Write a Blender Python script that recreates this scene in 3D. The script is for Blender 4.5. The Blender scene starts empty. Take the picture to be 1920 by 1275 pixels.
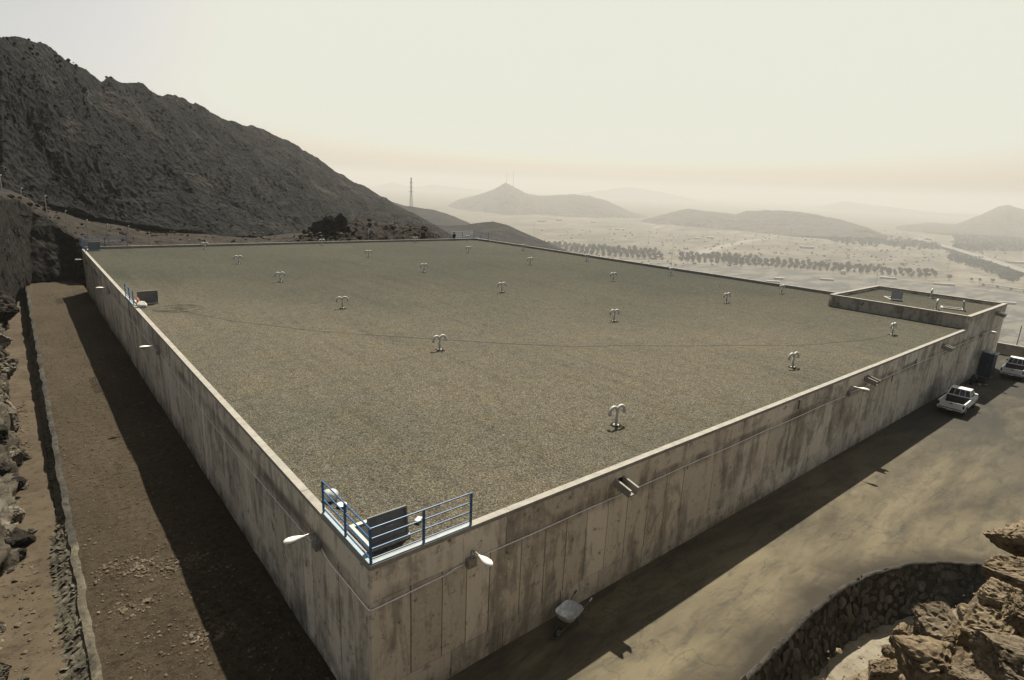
import bpy, math, random
import numpy as np
from mathutils import Matrix, Vector

rng = random.Random(7)
sc = bpy.context.scene
COL = sc.collection

# ------------------------------------------------------------------ camera
CAM = np.array([-20.2914, -16.4419, 10.3887])
YAW, PITCH, ROLL, FPX = math.radians(50.0815), math.radians(-14.6127), math.radians(2.4154), 1116.52


def cam_axes():
    cy, sy, cp, sp = math.cos(YAW), math.sin(YAW), math.cos(PITCH), math.sin(PITCH)
    f = np.array([cp * cy, cp * sy, sp]); r = np.array([sy, -cy, 0.0]); u = np.cross(r, f)
    cr, sr = math.cos(ROLL), math.sin(ROLL)
    return f, r * cr + u * sr, -r * sr + u * cr


AF, AR, AU = cam_axes()
cam = bpy.data.cameras.new('camera'); cam_ob = bpy.data.objects.new('camera', cam); COL.objects.link(cam_ob)
cam.sensor_width = 36.0; cam.lens = 36.0 * FPX / 1920.0; cam.clip_start = 0.1; cam.clip_end = 70000
M = Matrix(((AR[0], AU[0], -AF[0], CAM[0]), (AR[1], AU[1], -AF[1], CAM[1]), (AR[2], AU[2], -AF[2], CAM[2]), (0, 0, 0, 1)))
cam_ob.matrix_world = M
sc.camera = cam_ob

# ------------------------------------------------------------------ world, sun, exposure
SUN_EL = math.radians(55.9)
SUN_AZ = math.radians(42.4)          # angle of the direction towards the sun, counted from +X
world = bpy.data.worlds.new('World'); sc.world = world; world.use_nodes = True
wn = world.node_tree.nodes; wl = world.node_tree.links; wn.clear()
sky = wn.new('ShaderNodeTexSky'); sky.sky_type = 'NISHITA'; sky.sun_disc = False
sky.sun_elevation = SUN_EL; sky.sun_rotation = math.pi / 2 - SUN_AZ
sky.altitude = 300; sky.air_density = 0.3; sky.dust_density = 5.0; sky.ozone_density = 1.0
tint = wn.new('ShaderNodeMix'); tint.data_type = 'RGBA'; tint.blend_type = 'MULTIPLY'; tint.inputs[0].default_value = 1
tint.inputs[7].default_value = (1.0, 0.95, 0.74, 1)
cap = wn.new('ShaderNodeMix'); cap.data_type = 'RGBA'; cap.blend_type = 'DARKEN'; cap.inputs[0].default_value = 1
SKY_STRENGTH = 0.115
EXPO = 1.0
cap.inputs[7].default_value = (0.80 / SKY_STRENGTH / 2 ** EXPO, 0.82 / SKY_STRENGTH / 2 ** EXPO, 0.71 / SKY_STRENGTH / 2 ** EXPO, 1)
bg = wn.new('ShaderNodeBackground'); bg.inputs[1].default_value = SKY_STRENGTH
wo = wn.new('ShaderNodeOutputWorld')
wl.new(sky.outputs[0], tint.inputs[6]); wl.new(tint.outputs[2], cap.inputs[6]); wl.new(cap.outputs[2], bg.inputs[0]); wl.new(bg.outputs[0], wo.inputs[0])

sun = bpy.data.lights.new('sun', 'SUN'); sun.energy = 5.0; sun.angle = math.radians(0.6); sun.color = (1.0, 0.93, 0.80)
sun_ob = bpy.data.objects.new('sun', sun); COL.objects.link(sun_ob)
sd = Vector((math.cos(SUN_EL) * math.cos(SUN_AZ), math.cos(SUN_EL) * math.sin(SUN_AZ), math.sin(SUN_EL)))
sun_ob.rotation_euler = sd.to_track_quat('Z', 'Y').to_euler()
sun_ob.location = (0, 0, 60)
vs = sc.view_settings; vs.view_transform = 'Standard'; vs.look = 'None'; vs.exposure = EXPO; vs.gamma = 1.0; vs.use_curve_mapping = False
sc.cycles.volume_bounces = 1; sc.cycles.max_bounces = 6; sc.cycles.volume_step_rate = 4


# ------------------------------------------------------------------ survey helpers
def ray(x, y):
    return AF + AR * (x - 960) / FPX - AU * (y - 637.5) / FPX


def P(x, y, z):                       # point of the level plane z
    d = ray(x, y); t = (z - CAM[2]) / d[2]
    return CAM + d * t


def D(x, y, dist):                    # point at a horizontal distance
    d = ray(x, y); t = dist / math.hypot(d[0], d[1])
    return CAM + d * t


def H(x, y, base):                    # height above base of a thing whose foot is at base and top at picture row y
    d = math.hypot(base[0] - CAM[0], base[1] - CAM[1])
    return D(x, y, d)[2] - base[2]


def to_px(p):
    d = np.asarray(p, float) - CAM; z = d @ AF
    return 960 + FPX * (d @ AR) / z, 637.5 - FPX * (d @ AU) / z


# ------------------------------------------------------------------ numpy noise
_pr = np.random.RandomState(3)
_perm = np.concatenate([_pr.permutation(256)] * 3)
_grad = _pr.randn(256, 3); _grad /= np.linalg.norm(_grad, axis=1)[:, None]


def gnoise(p):
    p = np.asarray(p, float); i = np.floor(p).astype(int); f = p - i; i &= 255
    u = f * f * f * (f * (f * 6 - 15) + 10)
    out = 0
    for dx in (0, 1):
        for dy in (0, 1):
            for dz in (0, 1):
                h = _perm[_perm[_perm[(i[..., 0] + dx) & 255] + ((i[..., 1] + dy) & 255)] + ((i[..., 2] + dz) & 255)]
                g = _grad[h]
                w = (u[..., 0] if dx else 1 - u[..., 0]) * (u[..., 1] if dy else 1 - u[..., 1]) * (u[..., 2] if dz else 1 - u[..., 2])
                out = out + w * (g[..., 0] * (f[..., 0] - dx) + g[..., 1] * (f[..., 1] - dy) + g[..., 2] * (f[..., 2] - dz))
    return out


def fbm(p, o=5, gain=.5, lac=2.03, ridged=False):
    a, s, n = 1.0, 0, np.asarray(p, float)
    for k in range(o):
        v = gnoise(n + 17.3 * k)
        s = s + a * ((1 - 2.2 * abs(v)) - .5 if ridged else v)
        a *= gain; n = n * lac
    return s


# ------------------------------------------------------------------ materials
def mat(name, rough=.9, metallic=0.0, spec=.3):
    m = bpy.data.materials.new(name); m.use_nodes = True
    nt = m.node_tree; b = nt.nodes['Principled BSDF']
    b.inputs['Roughness'].default_value = rough; b.inputs['Metallic'].default_value = metallic
    b.inputs['Specular IOR Level'].default_value = spec
    return m, nt, b


def N(nt, kind, **kw):
    n = nt.nodes.new(kind)
    for k, v in kw.items():
        if hasattr(n, k): setattr(n, k, v)
        else: n.inputs[k.replace('_', ' ')].default_value = v
    return n


def mapped(nt, scale=(1, 1, 1), coord='pos', rot=(0, 0, 0)):
    if coord == 'pos':
        g = nt.nodes.new('ShaderNodeNewGeometry'); src = g.outputs['Position']
    else:
        g = nt.nodes.new('ShaderNodeTexCoord'); src = g.outputs['Object']
    mp = nt.nodes.new('ShaderNodeMapping'); mp.inputs['Scale'].default_value = scale; mp.inputs['Rotation'].default_value = rot
    nt.links.new(src, mp.inputs[0]); return mp.outputs[0]


def finish(nt, b, c, k=1.0):
    k = k if hasattr(k, '__len__') else (k, k, k)
    c = mix(nt, c, k, 1.0, 'MULTIPLY'); nt.links.new(c, b.inputs['Base Color'])


def noise(nt, vec, scale, detail=4, rough=.6, dist=0.0):
    n = nt.nodes.new('ShaderNodeTexNoise'); n.inputs['Scale'].default_value = scale; n.inputs['Detail'].default_value = detail
    n.inputs['Roughness'].default_value = rough; n.inputs['Distortion'].default_value = dist
    nt.links.new(vec, n.inputs['Vector']); return n.outputs[0]


def ramp(nt, fac, stops, interp='LINEAR'):
    r = nt.nodes.new('ShaderNodeValToRGB'); r.color_ramp.interpolation = interp
    e = r.color_ramp.elements
    while len(e) > 1: e.remove(e[-1])
    for i, (p, c) in enumerate(stops):
        if i == 0: el = e[0]; el.position = p
        else: el = e.new(p)
        c = c if hasattr(c, '__len__') else (c, c, c)
        el.color = (*c[:3], 1)
    nt.links.new(fac, r.inputs[0]); return r.outputs[0]


def mix(nt, a, b, fac, mode='MIX'):
    m = nt.nodes.new('ShaderNodeMix'); m.data_type = 'RGBA'; m.blend_type = mode
    for v, i in ((fac, 0), (a, 6), (b, 7)):
        if hasattr(v, 'links'): nt.links.new(v, m.inputs[i])
        else: m.inputs[i].default_value = v if i == 0 else (*v[:3], 1)
    return m.outputs[2]


def bump(nt, b, h, strength, dist, prev=None):
    n = nt.nodes.new('ShaderNodeBump'); n.inputs['Strength'].default_value = strength; n.inputs['Distance'].default_value = dist
    nt.links.new(h, n.inputs['Height'])
    if prev is not None: nt.links.new(prev, n.inputs['Normal'])
    nt.links.new(n.outputs[0], b.inputs['Normal']); return n.outputs[0]


def simple(name, col, rough=.6, metallic=0, var=.15, scale=6, spec=.4, bmp=0.0):
    m, nt, b = mat(name, rough, metallic, spec)
    v = mapped(nt, coord='obj'); n = noise(nt, v, scale, 5)
    c = ramp(nt, n, [(.3, tuple(x * (1 - var) for x in col)), (.7, tuple(x * (1 + var) for x in col))])
    nt.links.new(c, b.inputs['Base Color'])
    if bmp: bump(nt, b, n, .4, bmp)
    return m


MT = {}


def make_materials():
    # --- board-marked concrete of the reservoir walls
    m, nt, b = mat('wall_concrete', .92, 0, .2)
    big = noise(nt, mapped(nt, (.38, .38, .30)), 1, 7, .70, .5)
    streak = noise(nt, mapped(nt, (1.7, 1.7, .30)), 1, 7, .7, .5)
    fine = noise(nt, mapped(nt, (9, 9, 9)), 1, 6, .7)
    grain = noise(nt, mapped(nt, (22, 22, .8)), 1, 3, .6)
    info = nt.nodes.new('ShaderNodeObjectInfo')
    base = ramp(nt, info.outputs['Random'], [(0, (.47, .43, .36)), (.35, (.60, .555, .47)), (.7, (.42, .385, .325)), (1, (.66, .615, .53))])
    c = mix(nt, base, (.62, .59, .52), ramp(nt, fine, [(.45, 0), (.75, .55)]))
    c = mix(nt, c, (.10, .093, .08), ramp(nt, mix(nt, big, streak, .42), [(.485, 0), (.54, .45), (.66, .9)]))
    c = mix(nt, c, (.17, .15, .125), ramp(nt, grain, [(.52, 0), (.8, .28)]))
    spots = noise(nt, mapped(nt, (2.2, 2.2, 1.9)), 1, 8, .78)
    c = mix(nt, c, (.06, .052, .043), ramp(nt, spots, [(.57, 0), (.66, .85)]))
    c = mix(nt, c, (.17, .11, .07), ramp(nt, noise(nt, mapped(nt, (5, 5, .5)), 1, 3, .5), [(.66, 0), (.74, .4)]))
    # damp foot and drip band below the coping
    sep = nt.nodes.new('ShaderNodeSeparateXYZ'); g = nt.nodes.new('ShaderNodeNewGeometry'); nt.links.new(g.outputs['Position'], sep.inputs[0])
    foot = nt.nodes.new('ShaderNodeMapRange'); foot.inputs[1].default_value = -4.5; foot.inputs[2].default_value = -5.6
    foot.inputs[3].default_value = 0; foot.inputs[4].default_value = 1; nt.links.new(sep.outputs[2], foot.inputs[0])
    wn_ = noise(nt, mapped(nt, (.9, .9, .9)), 1, 6, .7)
    mm = nt.nodes.new('ShaderNodeMath'); mm.operation = 'MULTIPLY'; nt.links.new(foot.outputs[0], mm.inputs[0])
    nt.links.new(ramp(nt, wn_, [(.35, 0), (.6, 1)]), mm.inputs[1])
    c = mix(nt, c, (.10, .09, .075), mm.outputs[0])
    band = ramp(nt, sep.outputs[2], [(0, 0), (1, 0)])
    mr = nt.nodes.new('ShaderNodeMapRange'); mr.inputs[1].default_value = -2.4; mr.inputs[2].default_value = -.2; nt.links.new(sep.outputs[2], mr.inputs[0])
    bandr = ramp(nt, mr.outputs[0], [(.40, 0), (.56, 1), (.66, .9), (.74, 0)])
    mm2 = nt.nodes.new('ShaderNodeMath'); mm2.operation = 'MULTIPLY'; nt.links.new(bandr, mm2.inputs[0])
    nt.links.new(ramp(nt, noise(nt, mapped(nt, (.55, .16, .3)), 1, 5, .6), [(.42, 0), (.58, .75)]), mm2.inputs[1])
    c = mix(nt, c, (.10, .088, .072), mm2.outputs[0])
    finish(nt, b, c, (1.03, 1.0, .945))
    h = mix(nt, fine, big, .5)
    bump(nt, b, h, .7, .04)
    MT['concrete'] = m
    m2 = m.copy(); m2.name = 'shaded_wall_concrete'; b2 = m2.node_tree.nodes['Principled BSDF']; src = b2.inputs['Base Color'].links[0].from_socket; finish(m2.node_tree, b2, src, .50); MT['innerwall'] = m2  # wall concrete copied darker: shade of the annex inner wall put into its colour
    # --- coping
    m, nt, b = mat('coping_concrete', .85, 0, .25)
    n1 = noise(nt, mapped(nt, (2, 2, 2)), 1, 6, .7)
    c = ramp(nt, n1, [(.3, (.27, .25, .21)), (.55, (.37, .345, .30)), (.75, (.43, .405, .355))])
    finish(nt, b, c, 0.66); bump(nt, b, n1, .4, .03); MT['coping'] = m
    m, nt, b = mat('joint', .95, 0, .1); b.inputs['Base Color'].default_value = (.045, .04, .033, 1); MT['joint'] = m
    # --- gravel
    m, nt, b = mat('roof_gravel', .95, 0, .15)
    v = mapped(nt)
    vo = nt.nodes.new('ShaderNodeTexVoronoi'); vo.inputs['Scale'].default_value = 26; nt.links.new(v, vo.inputs['Vector'])
    vo2 = nt.nodes.new('ShaderNodeTexVoronoi'); vo2.inputs['Scale'].default_value = 11; nt.links.new(v, vo2.inputs['Vector'])
    sepc = nt.nodes.new('ShaderNodeSeparateColor'); nt.links.new(vo.outputs['Color'], sepc.inputs[0])
    c = ramp(nt, sepc.outputs[0], [(0, (.055, .050, .042)), (.22, (.115, .105, .083)), (.6, (.18, .163, .125)), (.86, (.245, .225, .175)), (1, (.38, .355, .295))])
    sep2 = nt.nodes.new('ShaderNodeSeparateColor'); nt.links.new(vo2.outputs['Color'], sep2.inputs[0])
    c = mix(nt, c, (.035, .033, .028), ramp(nt, sep2.outputs[1], [(.0, .40), (.10, .3), (.18, 0)]))
    big = noise(nt, mapped(nt, (.05, .05, .05)), 1, 5, .6)
    c = mix(nt, c, (.78, .84, .86), ramp(nt, big, [(.44, 0), (.62, 1)]), 'MULTIPLY')
    med = noise(nt, mapped(nt, (.45, .45, .45)), 1, 6, .7)
    c = mix(nt, c, (1.14, 1.04, .86), ramp(nt, med, [(.45, 0), (.7, .8)]), 'MULTIPLY')
    c = mix(nt, c, (.62, .62, .62), ramp(nt, noise(nt, mapped(nt, (1.6, 1.6, 1.6)), 1, 4, .7), [(.5, 0), (.72, .8)]), 'MULTIPLY')
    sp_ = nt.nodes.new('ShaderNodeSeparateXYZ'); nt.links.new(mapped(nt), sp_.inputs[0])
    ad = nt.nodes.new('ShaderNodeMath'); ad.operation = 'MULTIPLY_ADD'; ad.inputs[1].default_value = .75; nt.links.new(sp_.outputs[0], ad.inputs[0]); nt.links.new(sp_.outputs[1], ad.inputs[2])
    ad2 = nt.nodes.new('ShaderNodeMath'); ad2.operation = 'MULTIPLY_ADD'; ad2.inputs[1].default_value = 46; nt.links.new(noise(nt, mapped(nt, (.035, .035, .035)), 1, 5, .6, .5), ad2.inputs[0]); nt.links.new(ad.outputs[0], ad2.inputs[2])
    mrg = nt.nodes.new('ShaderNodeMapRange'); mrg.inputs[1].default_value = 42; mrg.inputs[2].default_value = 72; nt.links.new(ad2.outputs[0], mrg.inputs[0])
    c = mix(nt, c, (.52, .57, .56), mrg.outputs[0], 'MULTIPLY')      # greyer gravel toward the far end, with self-shadowing of the stones painted in
    tr = noise(nt, mapped(nt, (.9, .06, 1), rot=(0, 0, .5)), 1, 5, .6, .4)
    c = mix(nt, c, (.80, .80, .80), ramp(nt, tr, [(.52, 0), (.66, .8)]), 'MULTIPLY')
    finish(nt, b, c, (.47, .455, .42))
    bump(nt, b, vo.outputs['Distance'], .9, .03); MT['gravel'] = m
    # --- dusty asphalt yard
    m, nt, b = mat('yard_surface', .9, 0, .2)
    rot = (0, 0, .18)
    sw = noise(nt, mapped(nt, (.10, .30, .3), rot=rot), 1, 6, .62, 1.2)
    sw2 = noise(nt, mapped(nt, (.5, 1.9, 1), rot=rot), 1, 6, .68, .6)
    c = ramp(nt, sw, [(.28, (.075, .067, .050)), (.44, (.15, .133, .096)), (.58, (.215, .19, .136)), (.75, (.255, .226, .162))])
    c = mix(nt, c, (.07, .067, .06), ramp(nt, sw2, [(.48, 0), (.68, .7)]))
    c = mix(nt, c, (.26, .24, .185), ramp(nt, noise(nt, mapped(nt, (.9, 3.1, 1), rot=rot), 1, 5, .7, 1.0), [(.55, 0), (.8, .5)]))
    c = mix(nt, c, (.05, .047, .04), ramp(nt, noise(nt, mapped(nt, (3, 3, 3)), 1, 5, .8), [(.63, 0), (.72, .6)]))
    at = nt.nodes.new('ShaderNodeAttribute'); at.attribute_name = 'rim'
    rn = noise(nt, mapped(nt, (.35, .35, .35)), 1, 6, .65, .6)
    ms = nt.nodes.new('ShaderNodeMath'); ms.operation = 'MULTIPLY_ADD'; nt.links.new(rn, ms.inputs[0]); ms.inputs[1].default_value = -2.6; nt.links.new(at.outputs['Fac'], ms.inputs[2])
    mr0 = nt.nodes.new('ShaderNodeMapRange'); mr0.inputs[1].default_value = -1.0; mr0.inputs[2].default_value = .45; mr0.inputs[3].default_value = .95; mr0.inputs[4].default_value = 0; nt.links.new(ms.outputs[0], mr0.inputs[0])
    c = mix(nt, c, (.052, .045, .036), mr0.outputs[0])
    ck = nt.nodes.new('ShaderNodeTexVoronoi'); ck.feature = 'DISTANCE_TO_EDGE'; ck.inputs['Scale'].default_value = .17
    wq = nt.nodes.new('ShaderNodeMix'); wq.data_type = 'RGBA'; wq.inputs[0].default_value = .12; nt.links.new(mapped(nt), wq.inputs[6])
    nz = nt.nodes.new('ShaderNodeTexNoise'); nz.inputs['Scale'].default_value = .8; nz.inputs['Detail'].default_value = 6; nt.links.new(mapped(nt), nz.inputs['Vector'])
    sc_ = nt.nodes.new('ShaderNodeVectorMath'); sc_.operation = 'SCALE'; sc_.inputs['Scale'].default_value = 20; nt.links.new(nz.outputs['Color'], sc_.inputs[0]); nt.links.new(sc_.outputs[0], wq.inputs[7]); nt.links.new(wq.outputs[2], ck.inputs['Vector'])
    c = mix(nt, c, (.035, .032, .028), ramp(nt, ck.outputs[0], [(0, .34), (.004, .2), (.008, 0)]))
    # oily greyer paving towards the parked trucks
    sep = nt.nodes.new('ShaderNodeSeparateXYZ'); g = nt.nodes.new('ShaderNodeNewGeometry'); nt.links.new(g.outputs['Position'], sep.inputs[0])
    mr = nt.nodes.new('ShaderNodeMapRange'); mr.inputs[1].default_value = 14; mr.inputs[2].default_value = 34; nt.links.new(sep.outputs[0], mr.inputs[0])
    mm = nt.nodes.new('ShaderNodeMath'); mm.operation = 'MULTIPLY'; nt.links.new(mr.outputs[0], mm.inputs[0])
    nt.links.new(ramp(nt, noise(nt, mapped(nt, (.13, .25, .2)), 1, 5, .65, .8), [(.28, .25), (.55, .95)]), mm.inputs[1])
    c = mix(nt, c, (.055, .055, .052), mm.outputs[0])
    finish(nt, b, c, (.515, .488, .435))
    f = noise(nt, mapped(nt, (14, 14, 14)), 1, 5, .7); bump(nt, b, f, .35, .02); MT['yard'] = m
    # --- brown earth track
    m, nt, b = mat('earth_track', .97, 0, .1)
    n1 = noise(nt, mapped(nt, (.25, .12, .3)), 1, 6, .6, .5); n2 = noise(nt, mapped(nt, (3.5, 3.5, 3.5)), 1, 7, .75); n3 = noise(nt, mapped(nt, (13, 13, 13)), 1, 5, .75)
    c = ramp(nt, n1, [(.3, (.085, .064, .042)), (.55, (.125, .096, .062)), (.75, (.155, .122, .082))])
    c = mix(nt, c, (.035, .026, .018), ramp(nt, n2, [(.48, 0), (.64, .75)]))
    c = mix(nt, c, (.24, .195, .14), ramp(nt, n3, [(.57, 0), (.70, .8)]))
    c = mix(nt, c, (.04, .032, .023), ramp(nt, n3, [(.28, .7), (.40, 0)]))
    finish(nt, b, c, 0.47)
    nb = bump(nt, b, n2, .8, .22); bump(nt, b, n3, .9, .08, nb); MT['earth'] = m

    def rocky(name, lo, mid, hi, sc_=1.0, bd=.3, streak=None, vor=True, dimk=.62):
        m, nt, b = mat(name, .95, 0, .12)
        n1 = noise(nt, mapped(nt, (.22 * sc_,) * 3), 1, 8, .68, .6)
        n2 = noise(nt, mapped(nt, (1.3 * sc_,) * 3), 1, 8, .75)
        c = ramp(nt, n1, [(.33, lo), (.5, mid), (.68, hi)])
        c = mix(nt, c, tuple(x * .3 for x in lo), ramp(nt, n2, [(.52, 0), (.66, .75)]))
        c = mix(nt, c, tuple(min(1, x * 1.55) for x in hi), ramp(nt, n2, [(.26, .55), (.38, 0)]))
        if streak:
            n4 = noise(nt, mapped(nt, streak[0], rot=streak[1]), 1, 5, .62, .9)
            c = mix(nt, c, streak[2], ramp(nt, n4, [(.55, 0), (.72, .75)]))
        finish(nt, b, c, dimk)
        nb = bump(nt, b, n1, .8, bd * 2.2)
        nb = bump(nt, b, n2, .9, bd, nb)
        if vor:
            vo = nt.nodes.new('ShaderNodeTexVoronoi'); vo.inputs['Scale'].default_value = 1.4 * sc_
            nt.links.new(mapped(nt), vo.inputs['Vector']); bump(nt, b, vo.outputs['Distance'], .7, bd, nb)
        return m
    MT['mountain'] = rocky('mountain_rock', (.016, .017, .019), (.050, .051, .054), (.14, .135, .128), .5, 1.3,
                           ((.02, .05, .10), (0, .5, .9), (.36, .32, .27)), dimk=.16)
    MT['far_hill'] = rocky('far_hill_rock', (.05, .045, .04), (.08, .072, .062), (.13, .115, .1), .03, 8, dimk=.5)
    MT['bank'] = rocky('cut_bank_earth', (.030, .025, .020), (.05, .042, .034), (.085, .072, .057), .8, .35, dimk=.24)
    MT['slope'] = rocky('brown_slope', (.045, .035, .026), (.078, .06, .043), (.15, .12, .09), .7, .3, dimk=.25)
    MT['boulder'] = rocky('boulder_rock', (.085, .062, .038), (.17, .13, .082), (.28, .225, .15), 3.0, .07, dimk=.85)
    MT['mound'] = rocky('mound_rubble', (.09, .07, .047), (.16, .128, .088), (.26, .212, .148), 3.4, .07, dimk=.85)
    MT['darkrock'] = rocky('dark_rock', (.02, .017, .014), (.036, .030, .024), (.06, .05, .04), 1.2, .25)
    MT['outcrop'] = rocky('outcrop_rock', (.03, .025, .02), (.06, .05, .04), (.12, .10, .078), .9, .25, dimk=.55)
    MT['greyrock'] = rocky('grey_rock', (.085, .074, .056), (.185, .162, .122), (.33, .295, .225), 2.6, .08)
    MT['leftrock'] = rocky('left_rock', (.05, .042, .032), (.11, .095, .072), (.25, .22, .17), .8, .25)
    MT['stone'] = rocky('wall_stone', (.055, .052, .043), (.11, .102, .083), (.22, .2, .16), 3.5, .07, dimk=.62)
    MT['stone2'] = rocky('channel_stone', (.09, .082, .062), (.17, .15, .11), (.28, .25, .185), 4, .04, dimk=.45)
    MT['mortar'] = rocky('mortar', (.04, .037, .031), (.075, .069, .058), (.13, .12, .10), 2.2, .05, dimk=.5)
    MT['trackstone'] = rocky('track_stone', (.085, .066, .046), (.14, .11, .076), (.26, .215, .155), 5, .02)
    MT['sand'] = rocky('pale_ground', (.16, .135, .10), (.27, .235, .175), (.36, .32, .25), 1.6, .05)
    MT['brownsand'] = rocky('brown_sand', (.085, .064, .042), (.12, .092, .06), (.15, .118, .08), 1.6, .04, vor=False, dimk=.5)
    # --- valley floor
    m, nt, b = mat('valley_floor', .97, 0, .1)
    v = mapped(nt)
    n1 = noise(nt, mapped(nt, (.002, .005, 1), rot=(0, 0, .6)), 1, 8, .62, .8); n2 = noise(nt, mapped(nt, (.014, .024, 1), rot=(0, 0, .6)), 1, 7, .7)
    c = ramp(nt, n1, [(.34, (.12, .112, .095)), (.5, (.27, .24, .19)), (.66, (.40, .36, .29))])
    c = mix(nt, c, (.07, .075, .06), ramp(nt, n2, [(.52, 0), (.62, .9)]))
    c = mix(nt, c, (.45, .42, .36), ramp(nt, n2, [(.26, .8), (.36, 0)]))
    br = nt.nodes.new('ShaderNodeTexBrick'); br.inputs['Scale'].default_value = .006; br.inputs['Mortar Size'].default_value = .012
    br.inputs['Color1'].default_value = (.9, .9, .9, 1); br.inputs['Color2'].default_value = (1.15, 1.12, 1.05, 1); br.inputs['Mortar'].default_value = (.55, .55, .52, 1)
    nt.links.new(mapped(nt, rot=(0, 0, .62)), br.inputs['Vector'])
    c = mix(nt, c, br.outputs[0], .7, 'MULTIPLY')
    finish(nt, b, c, 0.40); bump(nt, b, n2, .5, .8); MT['valley'] = m
    # --- parking fields with bay lines
    m, nt, b = mat('parking_field', .9, 0, .2)
    wv = nt.nodes.new('ShaderNodeTexWave'); wv.inputs['Scale'].default_value = .021; wv.inputs['Distortion'].default_value = .4
    nt.links.new(mapped(nt, rot=(0, 0, .35)), wv.inputs['Vector'])
    n1 = noise(nt, mapped(nt, (.008, .020, 1), rot=(0, 0, .5)), 1, 7, .65)
    c = ramp(nt, n1, [(.44, (.05, .056, .064)), (.5, (.13, .13, .125)), (.56, (.32, .29, .23))])
    c = mix(nt, c, (.30, .28, .235), ramp(nt, wv.outputs[0], [(.70, 0), (.9, .85)]))
    n3 = noise(nt, mapped(nt, (.02, .22, 1), rot=(0, 0, .35)), 1, 4, .6)
    c = mix(nt, c, (.05, .052, .05), ramp(nt, n3, [(.58, 0), (.7, .6)]))
    finish(nt, b, c, 0.32); MT['parking'] = m
    # --- simple ones
    MT['blue'] = simple('blue_paint', (.018, .085, .19), .4, 0, .25, 9, .5)
    MT['bluelight'] = simple('pale_blue_paint', (.22, .27, .30), .6, 0, .15, 5)
    MT['vent'] = simple('vent_paint', (.42, .41, .375), .5, 0, .18, 9, .4)
    MT['lampw'] = simple('lamp_shell', (.62, .60, .54), .35, 0, .08, 8, .5)
    MT['glass'] = simple('lamp_glass', (.25, .25, .24), .2, 0, .1, 3, .6)
    MT['galv'] = simple('galvanised_steel', (.26, .26, .25), .45, .6, .2, 7)
    MT['conduit'] = simple('pale_conduit', (.72, .70, .64), .5, 0, .2, 8)
    MT['truckw'] = simple('white_car_paint', (.66, .66, .63), .25, 0, .05, 2, .6)
    MT['bed'] = simple('truck_bed_liner', (.03, .03, .03), .7, 0, .3, 5)
    MT['rubber'] = simple('rubber', (.018, .018, .018), .85, 0, .2, 12)
    m, nt, b = mat('dark_glass', .08, 0, .6); b.inputs['Base Color'].default_value = (.012, .014, .016, 1); MT['carglass'] = m
    MT['red'] = simple('red_lens', (.06, .008, .006), .3, 0, .1, 5)
    MT['chrome'] = simple('chrome', (.5, .5, .48), .25, .9, .1, 5)
    MT['navy'] = simple('navy_steel', (.028, .038, .052), .5, 0, .25, 3)
    MT['navytop'] = simple('cabinet_top', (.12, .15, .18), .4, 0, .15, 3)
    MT['hatch'] = simple('hatch_steel', (.115, .12, .12), .45, .1, .3, 3, .4)
    MT['hatchw'] = simple('hatch_frame', (.34, .33, .30), .6, 0, .15, 5)
    MT['black'] = simple('black_void', (.008, .008, .008), .9)
    MT['white'] = simple('white_plastic', (.48, .47, .43), .5, 0, .08, 8)
    MT['cloth'] = simple('white_cloth', (.58, .54, .48), .9, 0, .15, 6, .1, .03)
    MT['redcloth'] = simple('red_cloth', (.30, .13, .10), .9, 0, .15, 6, .1)
    MT['blackcloth'] = simple('black_cloth', (.010, .010, .010), .95, 0, .2, 6, .1)
    MT['skin'] = simple('skin', (.25, .14, .09), .6, 0, .1, 6)
    MT['rust'] = simple('rust', (.07, .035, .022), .9, 0, .4, 9)
    MT['tray'] = simple('zinc_tray', (.50, .51, .50), .45, .2, .35, 7, .5)
    MT['wood'] = simple('weathered_wood', (.16, .12, .08), .9, 0, .3, 8)
    MT['post'] = simple('fence_post', (.42, .40, .35), .8, 0, .2, 6)
    MT['mast'] = simple('mast_steel', (.10, .10, .10), .6, .2, .2, 1)
    MT['foliage'] = simple('orchard_foliage', (.022, .042, .038), .9, 0, .5, .45, .1)
    MT['trunk'] = simple('bark', (.09, .07, .05), .9, 0, .3, 4)
    MT['road'] = simple('far_road', (.13, .12, .10), .9, 0, .1, .02)
    MT['darkroad'] = simple('far_asphalt', (.04, .042, .045), .9, 0, .2, .02)
    MT['shed'] = simple('shed_white', (.30, .29, .265), .7, 0, .1, .2)
    MT['shedg'] = simple('shed_grey', (.16, .15, .135), .8, 0, .2, .2)
    MT['cable'] = simple('dark_cable', (.03, .028, .025), .8)
    MT['barrier'] = simple('barrier_concrete', (.20, .185, .155), .9, 0, .3, 1.5)


make_materials()


# ------------------------------------------------------------------ object helpers
def new_mesh(name, v, f, m=None, smooth=False):
    me = bpy.data.meshes.new(name)
    me.from_pydata([tuple(map(float, p)) for p in v], [], f)
    if m is not None:
        for x in (m if isinstance(m, (list, tuple)) else [m]): me.materials.append(x)
    if smooth: me.polygons.foreach_set('use_smooth', [True] * len(me.polygons))
    me.update(); return me


def link(name, data, parent=None, **props):
    o = bpy.data.objects.new(name, data); COL.objects.link(o)
    if parent is not None: o.parent = parent
    for k, v in props.items(): o[k] = v
    return o


def thing(name, label, category, loc=(0, 0, 0), rz=0, group=None, data=None):
    o = link(name, data); o.location = loc; o.rotation_euler = (0, 0, rz)
    o['label'] = label; o['category'] = category
    if group: o['group'] = group
    return o


def copy_tree(src, loc, rz, label, parent=None):
    c = src.copy(); COL.objects.link(c)
    if parent is None:
        c.location = loc; c.rotation_euler = (0, 0, rz); c['label'] = label
    else:
        c.parent = parent
    for ch in list(src.children): copy_tree(ch, None, None, None, c)
    return c


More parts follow.
